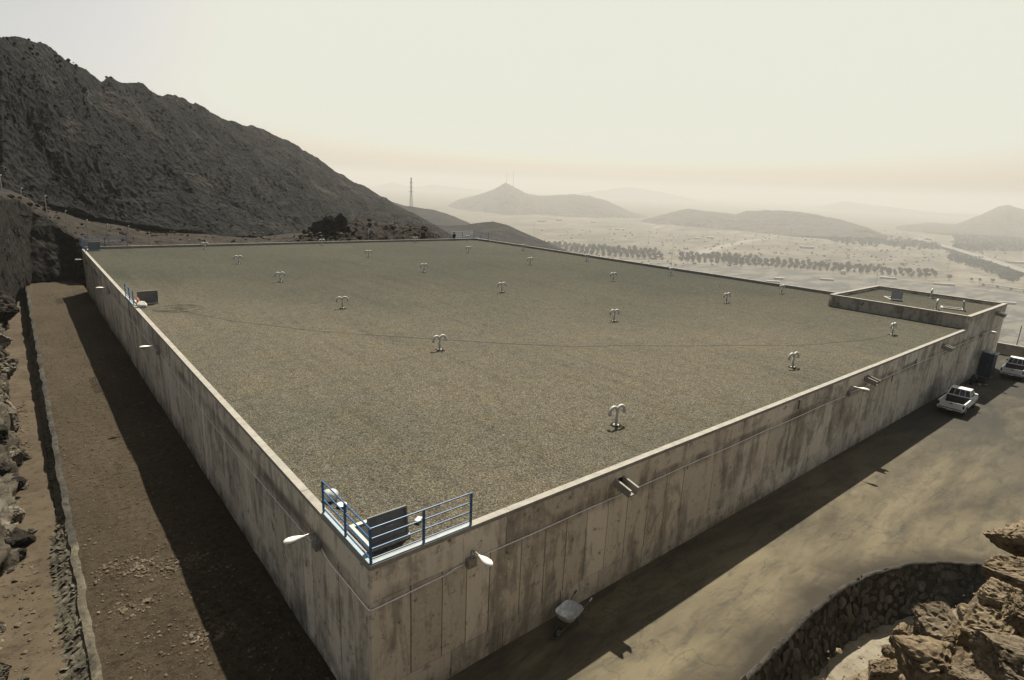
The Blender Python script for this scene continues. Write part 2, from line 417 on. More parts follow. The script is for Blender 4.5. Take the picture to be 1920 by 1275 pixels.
class MB:
    def __init__(s): s.v = []; s.f = []; s.mi = []

    def add(s, v, f, mi=0):
        o = len(s.v); s.v += [tuple(p) for p in v]; s.f += [tuple(i + o for i in q) for q in f]; s.mi += [mi] * len(f); return s

    def box(s, x0, x1, y0, y1, z0, z1, mi=0, rot=None, org=None):
        v = [(x, y, z) for x in (x0, x1) for y in (y0, y1) for z in (z0, z1)]
        if rot is not None:
            org = Vector(org or (0, 0, 0)); v = [tuple(rot @ (Vector(p) - org) + org) for p in v]
        return s.add(v, [(0, 1, 3, 2), (4, 6, 7, 5), (0, 4, 5, 1), (2, 3, 7, 6), (0, 2, 6, 4), (1, 5, 7, 3)], mi)

    def tube(s, pts, r, n=8, mi=0, caps=True):
        pts = [Vector(p) for p in pts]; rs = r if hasattr(r, '__len__') else [r] * len(pts)
        rings = []; up = Vector((0, 0, 1))
        for i, p in enumerate(pts):
            t = (pts[min(i + 1, len(pts) - 1)] - pts[max(i - 1, 0)]).normalized()
            a = t.cross(up)
            if a.length < 1e-3: a = t.cross(Vector((1, 0, 0)))
            a.normalize(); b = a.cross(t)
            if i and (a.dot(pa) < 0): a, b = -a, -b
            pa = a
            rings.append([p + (a * math.cos(2 * math.pi * k / n) + b * math.sin(2 * math.pi * k / n)) * rs[i] for k in range(n)])
        v = [q for rg in rings for q in rg]; f = []
        for i in range(len(pts) - 1):
            for k in range(n):
                k2 = (k + 1) % n; f.append((i * n + k, i * n + k2, (i + 1) * n + k2, (i + 1) * n + k))
        if caps: f += [tuple(range(n))[::-1], tuple(range((len(pts) - 1) * n, len(pts) * n))]
        return s.add(v, f, mi)

    def build(s, name, m, parent=None, smooth=False, **props):
        me = new_mesh(name, s.v, s.f, m, smooth)
        if any(s.mi): me.polygons.foreach_set('material_index', s.mi)
        return link(name, me, parent, **props)

    def mesh(s, name, m, smooth=False):
        me = new_mesh(name, s.v, s.f, m, smooth)
        if any(s.mi): me.polygons.foreach_set('material_index', s.mi)
        return me


def grid_mesh(name, pts, m, smooth=True):
    a, b, _ = pts.shape
    i = np.arange(a * b).reshape(a, b)
    f = np.stack([i[:-1, :-1], i[1:, :-1], i[1:, 1:], i[:-1, 1:]], -1).reshape(-1, 4)
    me = bpy.data.meshes.new(name); n = a * b
    me.vertices.add(n); me.vertices.foreach_set('co', pts.reshape(-1).astype(np.float32))
    me.loops.add(f.size); me.loops.foreach_set('vertex_index', f.reshape(-1).astype(np.int32))
    me.polygons.add(len(f)); me.polygons.foreach_set('loop_start', (np.arange(len(f)) * 4).astype(np.int32))
    me.polygons.foreach_set('loop_total', np.full(len(f), 4, np.int32))
    if smooth: me.polygons.foreach_set('use_smooth', np.ones(len(f), bool))
    me.materials.append(m); me.update(calc_edges=True); me.validate(); return me


UNIT_BOX = MB().box(-.5, .5, -.5, .5, -.5, .5)
_ub = {}


def unit(m):
    if m.name not in _ub:
        _ub[m.name] = MB().box(-.5, .5, -.5, .5, -.5, .5).mesh('panel_' + m.name, m)
    return _ub[m.name]


def rock_mesh(name, m, seed, sub=3, rough=.35, sx=1, sy=1, sz=.75, facet=True, facets=9):
    import bmesh
    bm = bmesh.new(); bmesh.ops.create_icosphere(bm, subdivisions=sub, radius=1.0)
    co = np.array([v.co[:] for v in bm.verts])
    r_ = np.random.RandomState(seed)
    n0 = co.copy()
    co = co * (1 + fbm(co * .8 + seed * 3.1, 2, .5) * rough * .9)[:, None]
    nrm = r_.randn(facets, 3); nrm /= np.linalg.norm(nrm, axis=1)[:, None]
    off = r_.uniform(.42, .88, facets)
    for k in range(facets):                                   # cleave planes make angular faces
        dd = co @ nrm[k] - off[k]
        co = co - np.outer(np.clip(dd, 0, None), nrm[k]) * .97
    if sub >= 4:                                              # cracks and rough grain
        cr = 1 - np.abs(fbm(n0 * 2.1 + seed, 3, .5)) * 3.2
        co = co - n0 * (np.clip(cr - .72, 0, 1) * .34 * rough / .4)[:, None]
        co = co + n0 * (fbm(n0 * 5.5 + seed * 1.7, 4, .6) * .085)[:, None]
    elif rough > .1:
        co = co + n0 * (fbm(n0 * 2.5 + seed * 1.7, 3, .55) * rough * .25)[:, None]
    co *= np.array([sx, sy, sz])
    for v, c in zip(bm.verts, co): v.co = c
    me = bpy.data.meshes.new(name); bm.to_mesh(me); bm.free(); me.materials.append(m)
    if not facet: me.polygons.foreach_set('use_smooth', [True] * len(me.polygons))
    return me


# ================================================================== TERRAIN
ZV = -260.0
VK = 270.0 / 70.0
def shell(name, cols, m, na, nv, amp, freq, tail, ridged=False, dprof=1.0, zpow=1.0, seed=0, side=0.0, smooth=True, rough=0.0, rf=1.0):
    """terrain surface seen as a slope: cols = (x, y_base, d_base, y_top, d_top) surveyed columns, then a back slope"""
    cols = np.array(cols, float)
    xs = np.linspace(cols[0, 0], cols[-1, 0], na)
    yb, db, yt, dt = [np.interp(xs, cols[:, 0], cols[:, k]) for k in (1, 2, 3, 4)]
    base = np.array([D(x, y, d) for x, y, d in zip(xs, yb, db)]); top = np.array([D(x, y, d) for x, y, d in zip(xs, yt, dt)])
    v = np.linspace(0, 1, nv)
    vv = v ** dprof; zz = v ** zpow
    body = np.empty((na, nv, 3))
    body[:, :, :2] = base[:, None, :2] + (top - base)[:, None, :2] * vv[None, :, None]
    body[:, :, 2] = base[:, None, 2] + (top - base)[:, None, 2] * zz[None, :]
    nb = max(8, nv // 5)
    w = np.linspace(0, 1, nb + 1)[1:]
    out = top[:, :2] - CAM[:2]; out /= np.linalg.norm(out, axis=1)[:, None]
    back = np.empty((na, nb, 3))
    back[:, :, :2] = top[:, None, :2] + out[:, None, :] * (w * tail[0])[None, :, None]
    back[:, :, 2] = top[:, None, 2] - (w ** 1.3 * tail[1])[None, :]
    allp = np.concatenate([body, back], 1)
    n = fbm(allp * freq + seed, 7, .52, ridged=ridged)
    n = n - n.mean()
    n2 = fbm(allp * freq * .5 + seed + 50, 5, .5)
    fade = np.concatenate([.35 + .65 * np.sin(np.pi * np.clip(v, 0, 1) ** .8) ** .5 * (1 - .45 * v ** 8), np.full(nb, .6)])
    if rough:
        r1 = fbm(allp * np.array([.16, .16, .22]) * rf + 9, 5, .62, ridged=True); r1 -= r1.mean()
        r2 = np.clip(fbm(allp * .05 * rf + 31, 4, .5) * 2.2 + .5, 0, 1)
        allp[:, :, 2] += rough * r1 * (.35 + r2) * fade[None, :]
        allp[:, :, :2] -= (out[:, None, :]) * (rough * 1.1 * r1 * (.35 + r2) * fade[None, :])[:, :, None]
    allp[:, :, 2] += n * amp * fade[None, :]
    allp[:, :, :2] += (out[:, None, :]) * (n2 * amp * 1.6 * fade[None, :])[:, :, None]
    o = link(name, grid_mesh(name, allp, m, smooth)); o['kind'] = 'structure'
    return o


# valley plain
g = 60
xs = np.linspace(-24000, 24000, 2); ys = np.linspace(-24000, 24000, 2)
pl = np.array([[(x, y, ZV) for y in ys] for x in xs]); pl[..., 0] += 12000; pl[..., 1] += 12000
o = link('valley_ground', grid_mesh('valley_ground', pl, MT['valley'], False)); o['kind'] = 'structure'

# big mountain on the left
shell('mountain', [(-420, 420, 108, 40, 168), (-200, 400, 117, 110, 168), (-60, 372, 126, 84, 168), (0, 362, 130, 70, 168), (35, 368, 135, 70, 177), (80, 378, 140, 84, 188), (120, 390, 144, 112, 201),
                   (160, 400, 148, 132, 215), (195, 412, 153, 152, 228), (212, 415, 155, 147, 235), (235, 420, 158, 152, 243), (300, 432, 162, 171, 272), (345, 438, 166, 186, 293), (380, 440, 171, 203, 314), (430, 442, 180, 228, 347), (460, 442, 185, 230, 368), (500, 442, 198, 246, 405), (560, 444, 217, 274, 451),
                   (600, 446, 235, 299, 493), (640, 446, 254, 327, 537), (690, 448, 279, 354, 596), (740, 450, 300, 382, 640), (790, 452, 320, 408, 680), (830, 456, 340, 432, 700), (860, 462, 350, 458, 720)],
      MT['mountain'], 760, 420, 5.0, .030, (200, 100), ridged=True, zpow=1.12, seed=3, rough=.75, smooth=False)
shell('distant_ridge', [(640, 430, 1100, 372, 1548), (700, 440, 1100, 368, 1581), (760, 448, 1116, 386, 1634), (815, 455, 1135, 393, 1666), (850, 458, 1152, 405, 1702), (880, 462, 1169, 418, 1719), (915, 470, 1185, 441, 1752), (960, 478, 1204, 470, 1719)],
      MT['mountain'], 220, 60, 5, .018, (300, 60), seed=11)
shell('spur_hill', [(780, 470, 683, 430, 869), (810, 470, 683, 421, 900), (840, 472, 683, 424, 915), (870, 474, 683, 423, 931), (895, 476, 683, 418, 931), (925, 480, 683, 415, 931), (950, 484, 683, 421, 931), (985, 490, 683, 437, 931), (1020, 496, 683, 452, 915), (1060, 502, 683, 470, 900), (1100, 510, 683, 492, 869), (1140, 518, 683, 512, 838)],
      MT['mountain'], 260, 70, 4, .022, (260, 50), seed=21)
# hazy hills across the valley (two ranges and a far range)
shell('cone_hill', [(760, 425, 5285, 424, 6196), (820, 425, 5103, 395, 7108), (860, 428, 5030, 374, 7290), (900, 430, 5030, 364, 7290), (925, 430, 4994, 355, 7290), (948, 430, 4994, 343, 7290), (955, 430, 4994, 346, 7290), (985, 430, 4994, 362, 7290), (1010, 430, 5030, 367, 7290), (1040, 430, 5067, 366, 7290), (1075, 430, 5103, 364, 7290), (1110, 430, 5176, 368, 7290),
                    (1140, 428, 5285, 377, 7290), (1180, 427, 5285, 396, 6926), (1230, 426, 5468, 412, 6379)], MT['far_hill'], 300, 60, 11, .0032, (1500, 200), seed=31, ridged=True, rough=16, rf=.045)
shell('low_hill', [(1190, 432, 4921, 418, 5468), (1240, 436, 4811, 402, 5832), (1290, 438, 4738, 391, 6014), (1330, 440, 4738, 396, 6014), (1380, 440, 4738, 402, 6014), (1400, 440, 4738, 396, 6014), (1440, 441, 4702, 394, 6014), (1480, 442, 4666, 396, 6014), (1530, 443, 4629, 402, 5832), (1580, 444, 4593, 413, 5650), (1620, 445, 4629, 425, 5395), (1660, 446, 4738, 440, 5030)],
      MT['far_hill'], 260, 60, 18, .0032, (1300, 190), seed=41, ridged=True, rough=14, rf=.045)
shell('back_range', [(600, 400, 15895, 380, 18087), (700, 402, 15895, 350, 19184), (735, 404, 15895, 341, 19184), (775, 404, 15895, 352, 19184), (810, 404, 15895, 346, 19184), (860, 404, 15895, 352, 19184), (930, 405, 15895, 362, 19184), (1010, 405, 15895, 372, 19184), (1120, 406, 15895, 358, 19184), (1180, 406, 15895, 350, 19184), (1250, 408, 15895, 362, 19184), (1350, 410, 15895, 384, 19184), (1500, 414, 15347, 392, 18635), (1580, 416, 14799, 378, 18087),
                     (1650, 420, 14251, 386, 17539), (1700, 424, 13702, 392, 16991), (1760, 428, 13154, 400, 16443), (1850, 432, 13154, 402, 16443), (2050, 440, 13154, 410, 16443)],
      MT['far_hill'], 300, 40, 50, .0011, (2500, 250), seed=51)
shell('right_range', [(1680, 432, 6816, 424, 7618), (1740, 436, 6615, 417, 8019), (1790, 438, 6415, 421, 8219), (1830, 440, 6415, 406, 8420), (1870, 442, 6415, 388, 8621), (1890, 443, 6415, 384, 8621), (1930, 446, 6415, 396, 8420), (1990, 450, 6415, 400, 8420), (2060, 452, 6415, 408, 8019)],
      MT['far_hill'], 160, 50, 20, .0032, (1500, 200), seed=61, ridged=True, rough=14, rf=.045)

# platform the reservoir stands on
px_ = np.linspace(-60, 66, 8); py_ = np.linspace(-60, 112, 8)
bg_pts = np.array([[(x, y, -8.3) for y in py_] for x in px_])
o = link('platform_ground', grid_mesh('platform_ground', bg_pts, MT['earth'], False)); o['kind'] = 'structure'
# hillside from the platform down to the valley (right and far sides)
ring_in = [(66, -60), (66, -20), (66, 20), (66, 60), (64, 112), (20, 112), (-20, 112), (-60, 112)]
hs = []
for k, s_ in enumerate(np.linspace(0, 1, 40)):
    row = []
    for (x, y) in np.array([np.interp(np.linspace(0, 7, 120), range(8), [p[c] for p in ring_in]) for c in (0, 1)]).T:
        d = np.array([x - 10, y - 20]); d /= np.linalg.norm(d)
        row.append((x + d[0] * s_ * 400, y + d[1] * s_ * 400, -5.40 - 256 * s_ ** .85))
    hs.append(row)
hs = np.array(hs); hs[3:, :, 2] += fbm(hs[3:] * .08, 5) * 3
o = link('hillside', grid_mesh('hillside', hs, MT['slope'])); o['kind'] = 'structure'
# the rise the photographer stands on
rs_ = []
for x in np.linspace(-60, -6, 60):
    row = []
    for y in np.linspace(-60, -9.6, 60):
        dd = math.hypot(x + 20, (y + 22))
        row.append((x, y, -6.4 + 14.6 * max(0, 1 - (dd / 13.5)) ** .8 if True else 0))
    rs_.append(row)
rs_ = np.array(rs_); rs_[..., 2] += fbm(rs_ * .6, 5) * .5
rs_[..., 2] = np.where(rs_[..., 0] > -18, np.minimum(rs_[..., 2], -6.2 + np.clip(-11 - rs_[..., 1], 0, 10) * 1.2), rs_[..., 2])
o = link('viewpoint_hill', grid_mesh('viewpoint_hill', rs_, MT['mound'])); o['kind'] = 'structure'

# cut bank at the end of the left track, bench slope above it and the mound behind the far parapet
shell('cut_bank', [(-300, 640, 72, 400, 80), (-120, 630, 74, 372, 84), (-40, 620, 76, 366, 86), (0, 590, 82, 375, 90), (20, 560, 92, 380, 98), (40, 540, 101, 384, 106), (60, 528, 107, 392, 112), (85, 527, 107, 408, 113), (110, 526, 107, 428, 112), (135, 526, 106, 446, 110), (150, 526, 104, 455, 108), (175, 530, 102, 464, 106), (230, 540, 103, 470, 108)],
      MT['bank'], 260, 130, 2.4, .16, (10, 1.0), ridged=True, seed=71, zpow=.9)
shell('bench_slope', [(-300, 450, 86, 330, 130), (-60, 420, 90, 345, 135), (0, 400, 92, 352, 138), (40, 400, 106, 362, 142), (60, 404, 112, 368, 146), (100, 432, 114, 384, 150), (150, 466, 110, 403, 156), (200, 478, 110, 414, 160), (280, 478, 112, 428, 168), (400, 476, 116, 441, 175), (480, 474, 118, 446, 185), (560, 472, 122, 438, 190), (600, 472, 124, 428, 165), (650, 472, 126, 432, 165), (700, 472, 128, 436, 165), (780, 472, 130, 446, 165), (840, 472, 130, 458, 160)],
      MT['slope'], 420, 90, 1.1, .10, (60, 8), seed=81)
shell('mound_behind_parapet', [(545, 470, 120, 456, 128), (580, 470, 121, 438, 134), (620, 470, 122, 428, 138), (645, 470, 122, 420, 142), (672, 470, 123, 410, 144), (690, 470, 123, 414, 146), (715, 470, 124, 420, 148), (745, 470, 124, 418, 148), (775, 470, 125, 424, 146), (800, 470, 126, 426, 142), (815, 470, 126, 438, 138), (828, 472, 127, 449, 134), (840, 474, 127, 462, 130)],
      MT['slope'], 260, 90, 1.7, .16, (26, 8), seed=91, ridged=True)

# left earth track: crest near the wall, ruts and heaps
def track_z(x, y):
    z = -5.72 + .10 * fbm(np.stack([x * .25, y * .12, 0 * x], -1), 4) * 2 + .06 * fbm(np.stack([x * 1.5, y * 1.5, 0 * x + 4], -1), 5, .62) * np.clip(.5 + 1.5 * fbm(np.stack([x * .3, y * .3, 0 * x + 9], -1), 3), .1, 1.5)
    return z
X, Y = np.meshgrid(np.concatenate([np.linspace(-20.05, -13.9, 120)]), np.concatenate([np.linspace(-8, 40, 800), np.linspace(40.5, 112, 120)]), indexing='ij')
edge = .16 * fbm(np.stack([Y * .4, 0 * Y, 0 * Y], -1), 4)
Xe = X + edge * np.clip((-14 - X) / 6, 0, 1)
Z = track_z(Xe, Y)
o = link('earth_track', grid_mesh('earth_track', np.stack([Xe, Y, Z], -1), MT['earth'])); o['kind'] = 'structure'

# sunken drain floor with sand steps between track and rocks
fx = np.linspace(-24.5, -20.6, 40); fy = np.linspace(-18, 100, 560)
X, Y = np.meshgrid(fx, fy, indexing='ij')
step_y = [12.5, 18.8, 21.5, 24.2, 30.0, 38, 48, 60]
Z = np.full_like(X, -6.15)
for k, s_ in enumerate(step_y): Z -= .16 / (1 + np.exp(-(Y - s_) * 9))
Z += .05 * fbm(np.stack([X, Y, 0 * X], -1) * .9, 5) + .22 * np.clip((-22.3 - X), 0, 3) ** 1.3
o = link('drain_floor', grid_mesh('drain_floor', np.stack([X, Y, Z], -1), MT['brownsand'])); o['kind'] = 'structure'

# stone lining of the drain: mortar core, stones
lining = thing('drain_lining', 'long stone-pitched lining sloping from the earth track into the drain', 'stone lining', (0, 0, 0))
ly = np.linspace(-16, 95, 380); lv = np.linspace(0, 1, 6)
def lin_pt(y, v):
    e = .16 * float(fbm(np.array([y * .4, 0, 0]), 4))
    xt = -20.05 + e; w_ = .95 if y < 13 else .95 - .45 * min(1, (y - 13) / 6)
    dp = .55 if y < 12 else .55 + .55 * min(1, (y - 12) / 10)
    return np.array([xt - w_ * v ** 1.1, y, -5.66 - dp * v])
pts = np.array([[lin_pt(y, v) for v in lv] for y in ly])
pts += (fbm(pts * 1.2, 4) * .06)[..., None]
link('mortar_bed', grid_mesh('mortar_bed', pts, MT['stone2']), lining)
cap_pts = np.array([[lin_pt(y, 0) + np.array([dx, 0, .05 - .05 * abs(dx) * 5]) for dx in (-.20, -.1, .0, .08)] for y in ly])
cap_pts[..., 2] += fbm(cap_pts * 2, 4) * .07 - .02; cap_pts[..., 0] += fbm(cap_pts * 1.1 + 5, 4) * .08
ksp = int(np.searchsorted(ly, 13.0))
link('mortar_edge', grid_mesh('mortar_edge', cap_pts[:ksp + 1], MT['stone2']), lining)
link('mortar_edge', grid_mesh('mortar_edge', cap_pts[ksp:], MT['mortar']), lining)
STONES = [rock_mesh('pitching_stone', MT['stone2'], 100 + k, 1, .25, 1, 1, .45) for k in range(8)]
cnt = 0; y = -3.0; rest = MB()
while y < 60:
    for r_ in range(4):
        v = (r_ + .5) / 4 + rng.uniform(-.05, .05); p = lin_pt(y + rng.uniform(-.1, .1), v)
        s_ = rng.uniform(.13, .21)
        if cnt < 296:
            o = link('stone', STONES[rng.randrange(8)], lining); o.location = p; o.scale = (s_ * .9, s_ * 1.25, s_ * .5)
            o.rotation_euler = (rng.uniform(-.3, .3), -.6 + rng.uniform(-.2, .2), rng.uniform(0, 6)); cnt += 1
        else:
            me = STONES[rng.randrange(8)]; a = rng.uniform(0, 6)
            rest.add([(p[0] + (c.co.x * math.cos(a) - c.co.y * math.sin(a)) * s_, p[1] + (c.co.x * math.sin(a) + c.co.y * math.cos(a)) * s_, p[2] + c.co.z * s_ * .7) for c in me.vertices], [tuple(q.vertices) for q in me.polygons])
    y += .30
rest.build('stone_pitching', MT['stone2'], lining, kind='stuff')

# loose stones on the track and drain
def scatter(name, n, region, smin, smax, m, seed, zfun):
    r_ = random.Random(seed); mb = MB(); base = [rock_mesh('tmp', m, 200 + k, 1, .25, 1, .8, .6) for k in range(5)]
    vs_ = [np.array([v.co[:] for v in b.vertices]) for b in base]; fs = [[tuple(q.vertices) for q in b.polygons] for b in base]
    for i in range(n):
        x, y = region(r_); k = r_.randrange(5); s_ = smin * (smax / smin) ** (r_.random() ** 2.6)
        a = r_.uniform(0, 6.28); c_, d_ = math.cos(a), math.sin(a)
        v = vs_[k] * s_
        q = np.stack([v[:, 0] * c_ - v[:, 1] * d_ + x, v[:, 0] * d_ + v[:, 1] * c_ + y, v[:, 2] + zfun(x, y) + s_ * .15], 1)
        mb.add(q.tolist(), fs[k])
    return mb.build(name, m)
def reg_track(r_):
    y = -4 + 60 * r_.random() ** 1.8; return r_.uniform(-19.9, -14.1), y
tz = lambda x, y: float(track_z(np.array([x]), np.array([y]))[0])
o = scatter('loose_stones', 6500, reg_track, .018, .11, MT['trackstone'], 5, tz)
o['kind'] = 'stuff'; o['label'] = 'small loose stones scattered over the brown earth track'; o['category'] = 'loose stones'
def reg_clump(r_):
    cx, cy = [(-18.0, 9.6), (-16.6, 9.0), (-18.8, 10.3), (-16.9, 4.2), (-18.6, 7.2)][r_.randrange(5)]
    return cx + r_.gauss(0, .5), cy + r_.gauss(0, .35)
o = scatter('rubble_clumps', 900, reg_clump, .025, .15, MT['trackstone'], 6, tz)
o['kind'] = 'stuff'; o['label'] = 'clumps of broken stone lying on the lit part of the earth track'; o['category'] = 'loose stones'
def reg_drain(r_):
    if r_.random() < .6: return r_.uniform(-22.6, -21.3), r_.uniform(27, 40)
    return r_.uniform(-22.8, -21.0), r_.uniform(0, 14)
o = scatter('drain_rubble', 800, reg_drain, .03, .17, MT['trackstone'], 8, lambda x, y: -6.15 - .16 * sum(1 for s_ in step_y if y > s_))
o['kind'] = 'stuff'; o['label'] = 'broken stones lying in the sandy bed of the drain beside the track'; o['category'] = 'loose stones'

# yard on the right: concrete / dusty asphalt, curved near edge
TOPC = [(-60, -9.2), (-3.47, -9.11), (-1.39, -9.05), (0.89, -8.95), (3.54, -8.97), (5.97, -9.26), (8.49, -10.08), (9.94, -10.9), (11.18, -11.99), (12.2, -13.3), (13.5, -15.8), (15.5, -19.5), (19, -25), (24, -32), (30, -40)]
tx = np.array(TOPC)
yard_pts = []
ss = np.linspace(0, 1, 90)
for k in range(400):
    t = k / 399; x = -14.0 + 76 * t
    y_edge = np.interp(min(x, 30), tx[:, 0], tx[:, 1])
    yard_pts.append([(x, -3.1 + (y_edge + 3.1) * s_, -5.25) for s_ in ss])
yard_pts = np.array(yard_pts)
yard_pts[..., 2] += .02 * fbm(yard_pts * .3, 3) - .12 * np.clip(1 - (yard_pts[..., 0] + 14) / 4, 0, 1)
me = grid_mesh('yard_pavement', yard_pts, MT['yard']); at_ = me.attributes.new('rim', 'FLOAT', 'POINT')
rim_d = (1 - ss)[None, :] * np.abs(yard_pts[:, -1, 1] - yard_pts[:, 0, 1])[:, None]
at_.data.foreach_set('value', rim_d.reshape(-1).astype(np.float32))
o = link('yard_pavement', me); o['kind'] = 'structure'

yb_ = np.array([[(x, y, -5.27) for y in np.linspace(-3.1, 100, 12)] for x in np.linspace(53.5, 66, 4)])
o = link('yard_back', grid_mesh('yard_back', yb_, MT['yard'], False)); o['kind'] = 'structure'
# curved rubble retaining wall below the yard edge
foot_px = [(1400, 1400), (1470, 1330), (1540, 1262), (1600, 1216), (1640, 1190), (1690, 1152), (1769, 1139), (1850, 1140), (1900, 1150), (1960, 1160)]
fp = np.array([P(x, y, -7.35) for x, y in foot_px])
tp = np.array([(-6.5, -9.12), (-3.47, -9.11), (-1.39, -9.05), (0.89, -8.95), (3.54, -8.97), (5.97, -9.26), (8.49, -10.08), (9.94, -10.9), (11.18, -11.99), (12.2, -13.3), (13.5, -15.8)])
def curve(arr, n):
    arr = np.array(arr, float); s_ = np.concatenate([[0], np.cumsum(np.linalg.norm(np.diff(arr[:, :2], axis=0), axis=1))])
    q = np.linspace(0, s_[-1], n); return np.stack([np.interp(q, s_, arr[:, c]) for c in range(arr.shape[1])], 1), s_[-1]
topc, LEN = curve(tp, 200)
tan = np.gradient(topc, axis=0); tan /= np.linalg.norm(tan, axis=1)[:, None]
nor = np.stack([tan[:, 1], -tan[:, 0]], 1)            # towards the pit (camera side)
def rw(u, v, off=0.0):
    i = min(198.999, u * 199); k = int(i); f = i - k
    t = topc[k] * (1 - f) + topc[k + 1] * f; n_ = nor[k] * (1 - f) + nor[k + 1] * f
    return np.array([t[0] + n_[0] * (.75 * v + off), t[1] + n_[1] * (.75 * v + off), -5.24 - 2.15 * v]), n_
ret = thing('retaining_wall', 'curved dark rubble stone retaining wall below the yard edge at lower right', 'retaining wall')
core = np.array([[rw(u, v, -.03)[0] for v in np.linspace(0, 1, 12)] for u in np.linspace(0, 1, 260)])
core += (fbm(core * 2.0, 4) * .05)[..., None]
link('mortar_core', grid_mesh('mortar_core', core, MT['mortar']), ret)
RST = [rock_mesh('rubble_stone', MT['stone'], 300 + k, 2, .30, 1, 1, .8, True, 14) for k in range(10)]
placed = []; tries = 0
while len(placed) < 285 and tries < 30000:
    tries += 1
    u, v = rng.random(), rng.uniform(.03, .97); s_ = rng.choice([.36, .31, .27, .23, .18]) if tries < 9000 else rng.uniform(.09, .15)
    if abs(u - .80) < .006: continue
    if any(math.hypot((u - a) * LEN, (v - b_) * 2.3) < (s_ + c__) * .76 for a, b_, c__ in placed): continue
    placed.append((u, v, s_)); p, n_ = rw(u, v, .015)
    o = link('stone', RST[rng.randrange(10)], ret); o.location = p
    o.scale = (s_ * rng.uniform(1.05, 1.45), s_ * rng.uniform(.75, 1.05), s_ * .27)
    q = Vector((n_[0], n_[1], .35)).to_track_quat('Z', 'Y')
    o.rotation_euler = (q.to_matrix() @ Matrix.Rotation(rng.uniform(-.5, .5) + (1.57 if rng.random() < .3 else 0), 3, 'Z') @ Matrix.Rotation(rng.uniform(-.2, .2), 3, 'X')).to_euler()
# smooth mortar lip along the top
lip = np.array([[rw(u, 0, off)[0] + np.array([0, 0, dz]) for off, dz in ((-.10, -.01), (-.04, .035), (.06, .03), (.10, -.05))] for u in np.linspace(0, 1, 240)])
lip += (fbm(lip * 1.7, 4) * .04)[..., None]
link('mortar_lip', grid_mesh('mortar_lip', lip, MT['mortar']), ret)
# pale ground strip at the foot
gp = []
for u in np.linspace(0, 1, 160):
    p0, n_ = rw(u, 1, -.1)
    gp.append([p0 + np.array([n_[0] * s_, n_[1] * s_, .02 + .10 * s_]) for s_ in np.linspace(0, 7, 40)])
gp = np.array(gp); gp[..., 2] += fbm(gp * .9, 6) * .16
o = link('pit_ground', grid_mesh('pit_ground', gp, MT['sand'])); o['kind'] = 'structure'

# rubble mound in the lower right corner
shell('rubble_mound', [(1400, 1700, 9, 1450, 14.5), (1500, 1700, 9, 1370, 15), (1560, 1700, 9, 1300, 15.8), (1620, 1700, 9, 1268, 16.8), (1670, 1700, 9.5, 1225, 18), (1700, 1700, 9.5, 1190, 19.5), (1745, 1700, 10, 1158, 21), (1800, 1700, 10, 1150, 21.5), (1840, 1680, 10, 1110, 22), (1880, 1660, 10, 1065, 22.5), (1920, 1640, 10, 1030, 23), (1980, 1600, 10, 1000, 24), (2100, 1600, 10, 960, 25), (2400, 1600, 10, 960, 26)],
      MT['mound'], 330, 180, .62, .75, (5, 4.5), ridged=True, seed=121, dprof=.9)
BR = [('rusty brown boulder', 'boulder', 1918, 1010, 17, .66, 1), ('rounded brown boulder topped by a smaller one', 'boulder', 1905, 1075, 16, .72, 2), ('long brown boulder under the topmost ones', 'boulder', 1886, 1130, 15, .52, 3),
      ('big round tan boulder', 'boulder', 1865, 1180, 14.5, .82, 4), ('small knobbly boulder on the mound shoulder', 'boulder', 1825, 1165, 16, .42, 5), ('upright pointed brown stone beside the pale ground', 'boulder', 1705, 1200, 17.5, .42, 6),
      ('flat pale-stained boulder at the top of the mound', 'mound', 1765, 1178, 17.5, .80, 7), ('large dark-faced boulder near the bottom edge', 'boulder', 1760, 1262, 13.0, 1.05, 8), ('low brown boulder at the mound foot', 'boulder', 1655, 1262, 15.8, .48, 9),
      ('flat brown slab at the bottom edge', 'boulder', 1610, 1285, 15.0, .36, 10), ('tan boulder right of the dark-faced one', 'boulder', 1845, 1255, 12.2, .55, 11), ('grey boulder on the right edge', 'mound', 1900, 1240, 12, .70, 12),
      ('small pale boulder at the bottom right', 'mound', 1820, 1275, 11.5, .30, 13), ('pitted brown boulder left of the big round one', 'boulder', 1800, 1205, 15, .50, 14), ('crumbly brown boulder at the right edge', 'boulder', 1925, 1150, 14, .55, 15), ('small dark stone by the pale ground', 'boulder', 1672, 1225, 17.3, .22, 16)]
for lb, mt, x, y, d, r, sd_ in BR:
    p = D(x, y, d)
    o = thing('boulder', lb + ' in the lower right rubble', 'boulder', p, rng.uniform(0, 6), 'boulders of the rubble mound', rock_mesh('boulder', MT[mt], 400 + sd_, 5, .42, 1, rng.uniform(.75, 1), rng.uniform(.6, .85), True, 20))
    o.scale = (r * 1.2, r * 1.2, r * 1.2)

